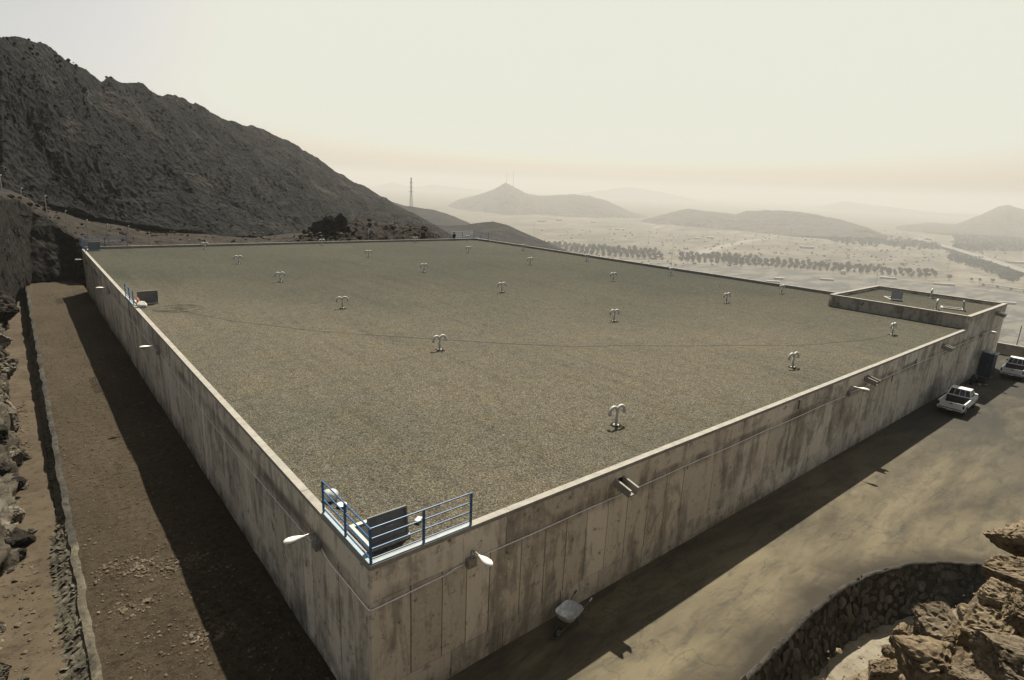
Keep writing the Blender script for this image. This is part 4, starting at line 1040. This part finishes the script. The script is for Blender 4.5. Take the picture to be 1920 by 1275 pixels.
# cabinet
c = thing('cabinet', 'tall dark blue steel cabinet standing against the annex wall', 'cabinet', (48.6, -3.75, -5.25), 0)
MB().box(-.62, .62, -.45, .45, .06, 2.35).build('body', MT['navy'], c)
MB().box(-.7, .7, -.55, .48, 2.352, 2.42, rot=Matrix.Rotation(.1, 3, 'X'), org=(0, .48, 2.35)).build('roof', MT['navytop'], c)
MB().box(-.655, -.622, -.40, -.02, .15, 2.25).build('door', MT['navy'], c); MB().box(-.655, -.622, .02, .40, .15, 2.25).build('door', MT['navy'], c)
MB().box(-.69, -.656, -.08, -.04, 1.1, 1.35).build('handle', MT['galv'], c)
MB().box(-.66, .66, -.48, .47, 0, .059).build('plinth', MT['barrier'], c)

# wheelbarrow
w = thing('wheelbarrow', 'zinc wheelbarrow standing in shade against the foot of the right wall', 'wheelbarrow', (-6.42, -3.78, -5.25), math.radians(14))
w.scale = (1.15, 1.15, 1.1)
n = 24
def rr(a, ax_, by_, p=4.0):
    c_, s__ = math.cos(a), math.sin(a); k = (abs(c_ / ax_) ** p + abs(s__ / by_) ** p) ** (-1 / p); return c_ * k, s__ * k
v = []; rings = [(.44, .34, .62, 0), (.455, .355, .625, 0), (.445, .345, .605, 0), (.36, .27, .45, -.02), (.24, .18, .36, -.03), (.01, .01, .345, -.03)]
for (a_, b_, z_, ox) in rings:
    for k in range(n):
        x_, y_ = rr(2 * math.pi * k / n, a_, b_); v.append((x_ + ox, y_, z_ + (.05 * max(0, -x_ / .44) if z_ > .5 else 0)))
f = [(i * n + k, i * n + (k + 1) % n, (i + 1) * n + (k + 1) % n, (i + 1) * n + k) for i in range(len(rings) - 1) for k in range(n)]
o = MB().add(v, f).build('tray', MT['tray'], w, True); sm = o.modifiers.new('th', 'SOLIDIFY'); sm.thickness = .012; sm.offset = 1
for s__ in (-1, 1):
    MB().tube([(-.82, .03 * s__, .2), (-.5, .13 * s__, .27), (-.2, .16 * s__, .31), (.3, .22 * s__, .36), (.6, .27 * s__, .55), (.85, .29 * s__, .62)], .016, 6).build('handle_bar', MT['mast'], w, True)
    MB().tube([(.80, .287 * s__, .605), (.93, .29 * s__, .65)], .022, 8).build('grip', MT['lampw'] if s__ < 0 else MT['rubber'], w)
    MB().tube([(.18, .2 * s__, .34), (.26, .24 * s__, .02), (.42, .24 * s__, .02), (.46, .235 * s__, .42)], .014, 6).build('leg', MT['mast'], w)
wh = MB(); ring = [(-.66 + .17 * math.cos(a), 0, .19 + .17 * math.sin(a)) for a in np.linspace(0, 2 * math.pi, 21)]
wl_ = MB().tube(ring, .035, 8, caps=False).build('tyre', MT['rubber'], w, True)
MB().tube([(-.66, -.05, .19), (-.66, .05, .19)], .10, 12).build('wheel_hub', MT['galv'], w)
MB().tube([(-.5, -.13, .27), (-.86, -.10, .17), (-.92, 0, .17), (-.86, .10, .17), (-.5, .13, .27)], .012, 6).build('wheel_guard', MT['mast'], w)

# ------------------------------------------------------------------ pickup trucks
def truck(label, x, y, rz, first=[None]):
    if first[0] is not None: return copy_tree(first[0], (x, y, -5.24), rz, label)
    t = thing('pickup_truck', label, 'pickup truck', (x, y, -5.24), rz, 'white pickup trucks'); first[0] = t
    # x = forward, rear bumper at x=0, length 4.9, half width .84
    hw = .84
    def loft(secs, m, name, n_pts=None, smooth=True):
        n = len(secs[0]); v = [p for s_ in secs for p in s_]
        f = [(i * n + k, (i + 1) * n + k, (i + 1) * n + (k + 1) % n, i * n + (k + 1) % n) for i in range(len(secs) - 1) for k in range(n)] + [tuple(range(n)), tuple(range((len(secs) - 1) * n, len(secs) * n))[::-1]]
        o = MB().add(v, f).build(name, m, t, smooth); bv = o.modifiers.new('bv', 'BEVEL'); bv.width = .03; bv.segments = 2; bv.limit_method = 'ANGLE'
        return o
    # front body: cab lower and bonnet
    def sec(x_, w_, z0, z1, sh=.05): return [(x_, -w_, z0), (x_, -w_ - .02, (z0 + z1) / 2), (x_, -w_ + .02, z1 - sh), (x_, -w_ + .09, z1), (x_, w_ - .09, z1), (x_, w_ - .02, z1 - sh), (x_, w_ + .02, (z0 + z1) / 2), (x_, w_, z0)]
    loft([sec(2.12, hw, .42, 1.10), sec(3.35, hw, .42, 1.10), sec(3.9, hw - .01, .42, 1.06), sec(4.6, hw - .03, .42, .98), sec(4.82, hw - .09, .46, .92)], MT['truckw'], 'body')
    # cab greenhouse
    def cs(x_, w_, z1): return [(x_, -w_, z1), (x_, -w_ * .8, z1 + .045), (x_, w_ * .8, z1 + .045), (x_, w_, z1)]
    g_ = [(2.14, .78, 1.09), (3.52, .78, 1.09), (3.02, .62, 1.60), (2.30, .62, 1.60)]
    v = []
    for (x_, w_, z_) in g_: v += [(x_, -w_, z_), (x_, w_, z_)]
    MB().add(v, [(0, 1, 3, 2), (2, 3, 5, 4), (4, 5, 7, 6), (6, 7, 1, 0), (0, 2, 4, 6), (1, 7, 5, 3)]).build('glasshouse', MT['carglass'], t)
    rf = MB().box(2.24, 3.06, -.66, .66, 1.585, 1.66).build('roof', MT['truckw'], t); bv = rf.modifiers.new('b', 'BEVEL'); bv.width = .045; bv.segments = 3
    def pil(a, b_, w_=.035): return MB().tube([a, b_], w_, 6)
    for s__ in (-1, 1):
        pil((2.135, .765 * s__, 1.08), (2.27, .625 * s__, 1.61), .05).build('rear_pillar', MT['truckw'], t)
        pil((3.53, .765 * s__, 1.08), (3.03, .625 * s__, 1.61), .035).build('front_pillar', MT['truckw'], t)
        pil((2.75, .785 * s__, 1.09), (2.72, .635 * s__, 1.6), .022).build('window_post', MT['truckw'], t)
        MB().box(3.18, 3.34, .86 * s__ - .09, .86 * s__ + .09, 1.10, 1.26).build('mirror', MT['truckw'] if s__ < 0 else MT['rubber'], t)
        # bed side with wheel arch
        sd_ = MB(); ys_ = sorted([s__ * .76, s__ * (hw + .015)])
        nx = 24; top = 1.02; v = []; f = []
        for i in range(nx + 1):
            x_ = .12 + (2.09 - .12) * i / nx; dx = x_ - 1.02; lo = .47
            if abs(dx) < .40: lo = max(lo, .34 + math.sqrt(.40 ** 2 - dx ** 2))
            v += [(x_, ys_[0], lo), (x_, ys_[1], lo), (x_, ys_[1], top), (x_, ys_[0], top)]
        for i in range(nx):
            a = i * 4; b_ = a + 4
            f += [(a, b_, b_ + 1, a + 1), (a + 1, b_ + 1, b_ + 2, a + 2), (a + 2, b_ + 2, b_ + 3, a + 3), (a + 3, b_ + 3, b_, a)]
        f += [(0, 1, 2, 3), (nx * 4 + 3, nx * 4 + 2, nx * 4 + 1, nx * 4)]
        sd_.add(v, f).build('bed_side', MT['truckw'], t)
        MB().box(.085, .119, *sorted([s__ * .745, s__ * .855]), .66, .92).build('tail_light', MT['red'], t)
        MB().box(4.80, 4.845, *sorted([s__ * .45, s__ * .72]), .62, .78).build('headlight', MT['glass'], t)
        MB().box(2.32, 3.3, *sorted([s__ * .862, s__ * .868]), .52, 1.05).build('door', MT['truckw'], t)
        MB().box(2.40, 2.52, *sorted([s__ * .869, s__ * .885]), .92, .95).build('door_handle', MT['rubber'], t)
        for xw in (1.02, 3.85):
            wt = MB().tube([(xw, s__ * .63, .34), (xw, s__ * .66, .34), (xw, s__ * .82, .34), (xw, s__ * .845, .34)], [.31, .34, .34, .31], 24).build('wheel', MT['rubber'], t)
            MB().tube([(xw, s__ * .846, .34), (xw, s__ * .855, .34)], .19, 16).build('rim', MT['galv'], wt)
    MB().box(.13, 2.10, -.755, .755, .50, .56).build('bed_floor', MT['bed'], t)
    MB().box(2.07, 2.115, -.755, .755, .561, 1.06).build('bed_front', MT['bed'], t)
    tg = MB().box(.10, .14, -.74, .74, .56, 1.01).build('tailgate', MT['truckw'], t)
    MB().box(.092, .0995, -.10, .10, .86, .93).build('tailgate_handle', MT['rubber'], tg)
    MB().box(.095, .0995, -.6, .6, .70, .72).box(.095, .0995, -.6, .6, .60, .61).build('pressed_line', MT['truckw'], tg)
    bp_ = MB().box(-.08, .07, -.84, .84, .40, .53).build('rear_bumper', MT['chrome'], t); bv = bp_.modifiers.new('b', 'BEVEL'); bv.width = .03; bv.segments = 2
    MB().box(-.085, -.081, -.18, .18, .43, .51).build('number_plate', MT['white'], t)
    for yy in (-.32, 0, .32): MB().tube([(2.125, yy * 1.15, 1.10), (2.262, yy, 1.59)], .014, 5).build('cab_guard_bar', MT['truckw'], t)
    MB().tube([(2.12, -.74, 1.12), (2.12, .74, 1.12)], .02, 6).build('cab_guard_rail', MT['truckw'], t)
    MB().box(.2, 4.6, -.6, .6, .3, .499).build('chassis', MT['rubber'], t)
    for k, (a, b_, c_, d_) in enumerate([(.6, .3, .25, .12), (1.0, .15, .3, .1), (.8, -.1, .2, .14)]):
        pass
    return t
truck('white pickup truck with open dark bed parked beside the right wall', 32.9, -5.05, math.radians(2))
truck('white pickup truck at the right edge beyond the dark cabinet', 49.4, -5.45, math.radians(3))
s_ = thing('rags_in_bed', 'pale crumpled sheet lying in the bed of the nearer truck', 'rags', (33.7, -4.9, -4.62), 0)
o = link('sheet', rock_mesh('sheet', MT['cloth'], 731, 3, .5, .42, .35, .12, True, 5), s_); o = link('sheet', rock_mesh('sheet', MT['tray'], 732, 3, .5, .3, .2, .08, True, 5), s_); o.location = (.5, .15, 0)

# far barrier with fence at the yard's end
bw = thing('barrier_wall', 'low concrete barrier wall with a thin wire fence at the end of the yard', 'barrier wall')
for k in range(9):
    y0 = 4 - k * 3.0; MB().box(60.9, 61.25, y0 - 2.97, y0, -5.3, -4.15).build('barrier_section', MT['barrier'], bw)
    p_ = MB().tube([(61.3, y0 - 1.4, -5.2), (61.3, y0 - 1.4, -1.9)], .04, 6).build('post', MT['mast'], bw)
for z in (-3.9, -3.2, -2.5): MB().tube([(61.3, 3, z), (61.3, -23, z)], .008, 4).build('wire', MT['mast'], bw)
MB().box(60.85, 61.3, -23, 4, -4.148, -4.08).build('top_rail', MT['coping'], bw)

# ------------------------------------------------------------------ hill fences and poles
def fence(label, rows, d0):
    t = thing('wire_fence', label, 'fence', (0, 0, 0), 0, 'wire fences on the brown slope'); tops = []
    for (x, yt, yb, d) in rows:
        b = D(x, yb, d); hgt = H(x, yt, b); p_ = MB().tube([(0, 0, -.5), (0, 0, hgt * .92), (.14, -.14, hgt)], .065, 6).build('post', MT['post'], t); p_.location = b; tops.append((b, hgt))
    for fr in (.3, .6, .88):
        MB().tube([(b[0], b[1], b[2] + hgt * fr) for b, hgt in tops], .006, 4).build('wire', MT['mast'], t)
    return t
fence('line of tall pale fence posts climbing the brown slope at the far left', [(-40, 310, 352, 95), (6, 328, 369, 98), (45, 353, 394, 110), (90, 367, 410, 116), (127, 395, 434, 116), (166, 412, 449, 114), (205, 420, 464, 113), (244, 423, 462, 116), (281, 436, 462, 120), (323, 449, 460, 122), (355, 449, 459, 124)], 0)
fence('line of pale posts crossing the brown mound behind the far parapet', [(691, 430, 453, 130), (718, 400, 428, 144), (742, 407, 426, 146), (765, 408, 425, 146), (789, 409, 427, 146)], 0)

# transmission pylon on the ridge
pb = D(771, 388, 660); ph = H(770, 333, pb)
py = thing('pylon', 'tall grey lattice pylon standing on the ridge left of the cone hill', 'pylon', pb, .6)
mb = MB(); hw_ = 1.6
for sx in (-1, 1):
    for sy in (-1, 1): mb.tube([(sx * hw_, sy * hw_, -3), (sx * .6, sy * .6, ph * .55), (sx * .35, sy * .35, ph)], .10, 4)
lat = MB()
for k in range(14):
    z0, z1 = ph * k / 14, ph * (k + 1) / 14
    w0 = np.interp(z0, [0, ph * .55, ph], [hw_, .6, .35]); w1 = np.interp(z1, [0, ph * .55, ph], [hw_, .6, .35])
    for (ax0, ay0, ax1, ay1) in ((-1, -1, 1, -1), (1, -1, 1, 1), (1, 1, -1, 1), (-1, 1, -1, -1)):
        lat.tube([(ax0 * w0, ay0 * w0, z0), (ax1 * w1, ay1 * w1, z1)], .05, 3); lat.tube([(ax1 * w0, ay1 * w0, z0), (ax0 * w1, ay0 * w1, z1)], .05, 3)
mb.build('legs', MT['mast'], py); lat.build('lattice', MT['mast'], py)
for z, l in ((.52, 6.0), (.67, 5.6), (.82, 4.8)): MB().tube([(-l, 0, ph * z), (0, 0, ph * z + .8), (l, 0, ph * z)], .14, 4).build('cross_arm', MT['mast'], py)
for k, (x, yt, yb) in enumerate([(950, 322, 343), (962, 318, 352)]):
    b = D(x, yb, 7270); h_ = H(x, yt, b); o = MB().tube([(0, 0, -6), (0, 0, h_)], [3.4, 1.6], 4).build('radio_mast', MT['mast']); o.location = b
    o['label'] = ['thin radio mast on the very tip of the cone hill', 'faint reddish radio mast on the right flank of the cone hill'][k]; o['category'] = 'mast'; o['group'] = 'radio masts on the cone hill'

# ================================================================== VALLEY
def ribbon(name, pxs, w, m, dz, label=None):
    c, L = curve([P(x, y, ZV) for x, y in pxs], 60); t = np.gradient(c[:, :2], axis=0); t /= np.linalg.norm(t, axis=1)[:, None]; n_ = np.stack([-t[:, 1], t[:, 0]], 1)
    pts = np.stack([np.stack([c[:, 0] + n_[:, 0] * s_ * w / 2, c[:, 1] + n_[:, 1] * s_ * w / 2, np.full(60, ZV + dz)], 1) for s_ in (-1, 1)], 1)
    o = link(name, grid_mesh(name, pts, m, False)); o['kind'] = 'structure'; return o
# parking fields: one paved sheet between orchard and hill foot
pk = [P(x, y, ZV + .05) for x, y in [(900, 492), (1250, 492), (1480, 506), (1700, 527), (2000, 560), (2300, 600), (2100, 900), (1500, 700), (1200, 620)]]
me = new_mesh('parking_ground', pk, [tuple(range(len(pk)))], MT['parking']); o = link('parking_ground', me); o['kind'] = 'structure'
ribbon('valley_road', [(950, 486), (1250, 489), (1480, 503), (1700, 524), (1900, 550), (2100, 580)], 4 * VK, MT['road'], .12)
ribbon('service_road', [(1290, 481), (1340, 466), (1400, 452), (1450, 446)], 14 * VK, MT['road'], .10)
ribbon('cross_road', [(1000, 425), (1200, 431), (1500, 446), (1750, 470), (1950, 492)], 10 * VK, MT['road'], .14)
ribbon('curved_lane', [(1300, 520), (1400, 524), (1480, 532), (1540, 543), (1580, 556)], 7 * VK, MT['darkroad'], .16)
ribbon('north_road', [(1050, 411), (1130, 413), (1200, 418), (1240, 424), (1225, 428)], 12 * VK, MT['road'], .18)

# elevated highway with piers
hw_px = [(1560, 425), (1645, 437), (1715, 447), (1790, 468), (1860, 491), (1930, 515), (2050, 555)]
c, L = curve([P(x, y + 4, ZV) for x, y in hw_px], 70); t_ = np.gradient(c[:, :2], axis=0); t_ /= np.linalg.norm(t_, axis=1)[:, None]; nn = np.stack([-t_[:, 1], t_[:, 0]], 1)
vd = thing('elevated_highway', 'long pale elevated highway descending across the valley at the right', 'highway', (0, 0, 0))
def deck(cc, nn, w, z0, z1):
    k = len(cc); v = []
    for i in range(k):
        for s_, z in ((-1, z0), (1, z0), (1, z1), (-1, z1)): v.append((cc[i, 0] + nn[i, 0] * s_ * w / 2, cc[i, 1] + nn[i, 1] * s_ * w / 2, z))
    return MB().add(v, [(i * 4 + a, i * 4 + (a + 1) % 4, (i + 1) * 4 + (a + 1) % 4, (i + 1) * 4 + a) for i in range(k - 1) for a in range(4)] + [(0, 1, 2, 3), (k * 4 - 1, k * 4 - 2, k * 4 - 3, k * 4 - 4)])
deck(c, nn, 50, ZV + 13, ZV + 16).build('deck', MT['road'], vd)
for s_ in (-1, 1):
    e = c.copy(); e[:, :2] += nn * s_ * 24.8; deck(e, nn, 1.2, ZV + 16.002, ZV + 18).build('edge_barrier', MT['shed'], vd)
pier = MB().box(-2, 2, -14, 14, 0, 13).mesh('pier', MT['shedg'])
for i in range(2, 70, 2):
    o = link('pier', pier, vd); o.location = (c[i, 0], c[i, 1], ZV); o.rotation_euler = (0, 0, math.atan2(t_[i, 1], t_[i, 0]))
c2, _ = curve([P(x, y, ZV) for x, y in [(1835, 535), (1870, 540), (1925, 549), (2000, 562)]], 20); t2 = np.gradient(c2[:, :2], axis=0); t2 /= np.linalg.norm(t2, axis=1)[:, None]; n2 = np.stack([-t2[:, 1], t2[:, 0]], 1)
v2 = thing('short_viaduct', 'short low viaduct on piers beyond the parking fields at the right edge', 'viaduct')
deck(c2, n2, 15, ZV + 8, ZV + 10.2).build('deck', MT['shedg'], v2)
for i in range(1, 20, 3):
    o = link('pier', pier, v2); o.location = (c2[i, 0], c2[i, 1], ZV); o.scale = (.6, .4, .62); o.rotation_euler = (0, 0, math.atan2(t2[i, 1], t2[i, 0]))

# light masts
for k, (x, yt, yb, lb) in enumerate([(1001, 414, 440, 'leftmost, beyond the left orchard'), (1142, 426, 452, 'behind the left orchard'), (1214, 434, 466, 'rising out of the right part of the left orchard'), (1258, 455, 498, 'in front of the gap between the orchards'),
                                      (1354, 445, 473, 'behind the left end of the right orchard'), (1477, 445, 477, 'behind the middle of the right orchard'), (1512, 441, 463, 'faint, far behind the right orchard'), (1657, 472, 497, 'behind the right half of the right orchard'),
                                      (1639, 500, 548, 'rising just behind the annex roof corner'), (1777, 464, 506, 'tall, right of the right orchard'), (1750, 447, 471, 'faint, beside the elevated highway'), (1410, 446, 460, 'faint, beyond the service road')]):
    b = P(x, yb, ZV); h_ = H(x, yt, b); t = thing('light_mast', 'thin valley light mast ' + lb, 'light mast', b, rng.uniform(0, 3), 'light masts in the valley')
    MB().tube([(0, 0, 0), (0, 0, h_)], [.62, .4], 6).build('pole', MT['mast'], t)
    MB().box(-3.4, 3.4, -.6, .6, h_ - .1, h_ + .9).build('floodlight_bar', MT['mast'], t)

# orchard trees: crown of small leaf clumps on a short trunk
def tree_mesh(seed):
    r_ = np.random.RandomState(seed); mb = MB(); mb.tube([(0, 0, 0), (.1, 0, 1.2), (.05, .1, 2.2)], [.16, .12, .08], 5, 1)
    for k in range(3): 
        a = k * 2.1 + seed; mb.tube([(.05, .05, 1.3), (math.cos(a) * .9, math.sin(a) * .9, 2.6)], [.09, .04], 4, 1)
    for k in range(150):
        d = r_.randn(3); d /= np.linalg.norm(d); rad = r_.uniform(.35, 1) ** .5 * (1 + .22 * math.sin(3 * math.atan2(d[1], d[0]) + seed))
        c_ = np.array([0, 0, 3.1]) + d * rad * np.array([1.75, 1.75, 1.75]); c_[2] = max(c_[2], 1.3)
        s_ = r_.uniform(.22, .5); n1 = r_.randn(3); n1 /= np.linalg.norm(n1); a_ = np.cross(n1, r_.randn(3)); a_ /= np.linalg.norm(a_); b_ = np.cross(n1, a_)
        mb.add([c_ + a_ * s_, c_ + b_ * s_ * .8, c_ - a_ * s_ * .9, c_ - b_ * s_ * .7], [(0, 1, 2, 3)])
        mb.add([c_ + n1 * s_, c_ + b_ * s_ * .8, c_ - n1 * s_ * .9, c_ - b_ * s_ * .7], [(0, 1, 2, 3)])
    return mb.mesh('orchard_tree', [MT['foliage'], MT['trunk']])
TM = [tree_mesh(s_) for s_ in range(5)]
e0, e1 = P(1080, 479, ZV), P(1740, 523, ZV); ax_ = (e1 - e0)[:2]; LEN_ = np.linalg.norm(ax_); ax_ /= LEN_; ay_ = np.array([-ax_[1], ax_[0]])
if ay_ @ (e0[:2] - CAM[:2]) < 0: ay_ = -ay_
nt_ = 0; far_mb = MB()
def zone(x):
    a, b = (990, 1245) if x < 1250 else (1270, 1755)
    return ['at its left end', 'left of its middle', 'at its middle', 'right of its middle', 'at its right end'][min(4, int((x - a) / (b - a) * 5))]
for row in range(7):
    s0 = -230.0 * VK
    while s0 < LEN_ + 130 * VK:
        s0 += rng.uniform(5.2, 6.8) * VK
        q = e0[:2] + ax_ * s0 + ay_ * (row * 14 + rng.uniform(-1.5, 1.5) + 3) * VK; X_, Y_ = to_px((q[0], q[1], ZV))
        if 1243 < X_ < 1272 or X_ < 990: continue
        if X_ > 1755 and (row > 0 or rng.random() < .45): continue
        if row >= 5 and not (1000 < X_ < 1230 or 1330 < X_ < 1420): continue
        if row >= 4 and X_ > 1600: continue
        if X_ > 1880 or rng.random() < .06: continue
        s_ = rng.uniform(.7, 1.3) * (1.1 if row else .95) * VK
        side_ = 'left' if X_ < 1250 else 'right'
        if nt_ < 296:
            o = thing('orchard_tree', 'bushy tree, %s row of the %s orchard, %s' % (['front', 'second', 'third', 'fourth', 'fifth', 'sixth', 'back'][row], side_, zone(X_)) if X_ < 1755 else 'lone dark bushy tree right of the orchards', 'tree', (q[0], q[1], ZV), rng.uniform(0, 6), 'valley orchard trees' if X_ < 1755 else 'lone trees right of the orchards', TM[rng.randrange(5)])
            o.scale = (s_, s_, s_ * rng.uniform(.9, 1.15)); nt_ += 1
        else:
            me = TM[rng.randrange(5)]; far_mb.add([(v_.co.x * s_ + q[0], v_.co.y * s_ + q[1], v_.co.z * s_ + ZV) for v_ in me.vertices], [tuple(p_.vertices) for p_ in me.polygons])
if far_mb.v:
    o = far_mb.build('orchard_trees', MT['foliage']); o['kind'] = 'stuff'; o['label'] = 'remaining dark trees at the back of the valley orchards'; o['category'] = 'trees'
# distant scrub and groves
gv = MB(); r_ = random.Random(12)
def blob(x, y, z, s_):
    for k in range(5):
        a = [r_.gauss(0, s_ * .5) for _ in range(3)]; c_ = np.array([x + a[0], y + a[1], z + s_ * .6 + abs(a[2]) * .5]); d = [np.array([r_.gauss(0, 1) for _ in range(3)]) for _ in range(2)]
        d = [q_ / np.linalg.norm(q_) * s_ * .7 for q_ in d]; gv.add([c_ + d[0], c_ + d[1], c_ - d[0], c_ - d[1]], [(0, 1, 2, 3)])
for k in range(1500):
    u_ = r_.random()
    if u_ < .40: x, y = r_.uniform(1790, 1920), r_.uniform(448, 478) - 6
    elif u_ < .6: x = r_.uniform(1560, 1760); y = 450 + (x - 1560) * .07 + r_.gauss(0, 3)
    elif u_ < .7: x = r_.uniform(1780, 1900); y = 482 + (x - 1780) * .33 + r_.gauss(0, 4)
    else: x, y = r_.uniform(1000, 1900), r_.uniform(432, 500)
    p = P(x, y, ZV); blob(p[0], p[1], ZV, (r_.uniform(.8, 2.0) if u_ > .7 else r_.uniform(2, 5)) * VK)
o = gv.build('distant_scrub', MT['foliage']); o['kind'] = 'stuff'; o['label'] = 'hazy scrub and groves spread over the valley floor'; o['category'] = 'scrub'

# sheds and low buildings
sheds = [(1015, 416, 26, 8, 'long white shed near the foot of the cone hill'), (1048, 414, 22, 8, 'second long white shed right of the first below the cone hill'), (1157, 431, 14, 8, 'white shed below the cone hill to the right'), (1168, 432, 8, 8, 'small white shed right of another white shed'), (1112, 417, 20, 7, 'pale building at the right foot of the cone hill'),
         (1306, 448, 14, 8, 'white shed between two masts beyond the orchards'), (1332, 447, 18, 8, 'pale low shed beyond the service road'), (1498, 440, 18, 10, 'white building at the foot of the low hill'), (1512, 466, 30, 8, 'long pale shed in the fields behind the right orchard'), (1690, 432, 10, 8, 'pale hut at the end of the low hill'),
         (1796, 443, 14, 10, 'white hut by the far grove at right'), (1838, 446, 16, 10, 'white shed by the far grove at right'), (1892, 468, 10, 8, 'white building within the far right grove'), (1905, 494, 36, 8, 'long bright white shed at the right edge'), (1580, 514, 7, 4, 'small white hut in front of the right orchard'), (1233, 483, 6, 5, 'small pale hut in the gap between the orchards'),
         (1460, 524, 12, 3, 'low grey shelter in the parking field at left'), (1448, 530, 18, 3, 'low pale shelter in the parking field beside the curved lane'), (1550, 526, 18, 3, 'low pale shelter in the middle of the parking field'), (1665, 523, 22, 3, 'long low shelter near the front orchard row'), (1770, 535, 26, 3, 'long low shelter left of the viaduct'), (1885, 570, 20, 3, 'low shelter beyond the annex at right')]
for k, (x, y, wd, dp, lb) in enumerate(sheds):
    p = P(x, y, ZV); h_ = (rng.uniform(2.2, 3.6) if dp > 3 else 1.6) * VK
    a = math.atan2(ax_[1], ax_[0]); t = thing('shed', lb, 'shed', (p[0], p[1], ZV), a, 'low buildings in the valley')
    wd, dp = wd * VK * .62, dp * VK * .7; hh = wd / 2
    MB().box(-hh, hh, -dp / 2, dp / 2, 0, h_).build('wall', MT['shed'] if k < 16 else MT['shedg'], t)
    MB().add([(-hh - .4, -dp / 2 - .4, h_ + .01), (hh + .4, -dp / 2 - .4, h_ + .01), (hh + .4, dp / 2 + .4, h_ + .01), (-hh - .4, dp / 2 + .4, h_ + .01), (-hh - .4, 0, h_ + 1), (hh + .4, 0, h_ + 1)], [(0, 1, 5, 4), (2, 3, 4, 5), (0, 4, 3), (1, 2, 5), (3, 2, 1, 0)]).build('roof', MT['shed'], t)
    for i in range(3):
        MB().box(-hh * .7 + i * hh * .7 - .8, -hh * .7 + i * hh * .7 + .8, -dp / 2 - .03, -dp / 2 - .002, .9, 2.1).build('window', MT['carglass'], t)
# moving vehicles on the highway
car_me = MB().box(-2.2, 2.2, -.9, .9, .3, 1.0).box(-1.1, 1.0, -.8, .8, 1.0, 1.5).mesh('distant_car', MT['truckw'])
for k, i in enumerate((24, 31, 40, 47, 55)):
    s_ = 1 if k % 2 else -1; o = thing('distant_car', ['pale car high on the elevated highway', 'second pale car down the elevated highway', 'pale car midway on the elevated highway', 'pale car lower on the elevated highway', 'pale car on the elevated highway nearest the right edge'][k], 'car', (c[i, 0] + nn[i, 0] * 5 * s_, c[i, 1] + nn[i, 1] * 5 * s_, ZV + 15.7), math.atan2(t_[i, 1], t_[i, 0]), 'cars on the elevated highway', car_me)

# ------------------------------------------------------------------ haze
hz = MB().box(-12200, 36200, -12200, 36200, -261.5, 260).build('haze', None)
hz['kind'] = 'stuff'; hz['label'] = 'pale dusty haze filling the valley air'; hz['category'] = 'haze'
m = bpy.data.materials.new('haze_air'); m.use_nodes = True; nt = m.node_tree; nt.nodes.clear()
vol = nt.nodes.new('ShaderNodeVolumePrincipled'); vol.inputs['Density'].default_value = .00014; vol.inputs['Anisotropy'].default_value = .1
vol.inputs['Color'].default_value = (.66, .652, .635, 1)
out = nt.nodes.new('ShaderNodeOutputMaterial'); nt.links.new(vol.outputs[0], out.inputs['Volume'])
hz.data.materials.append(m)
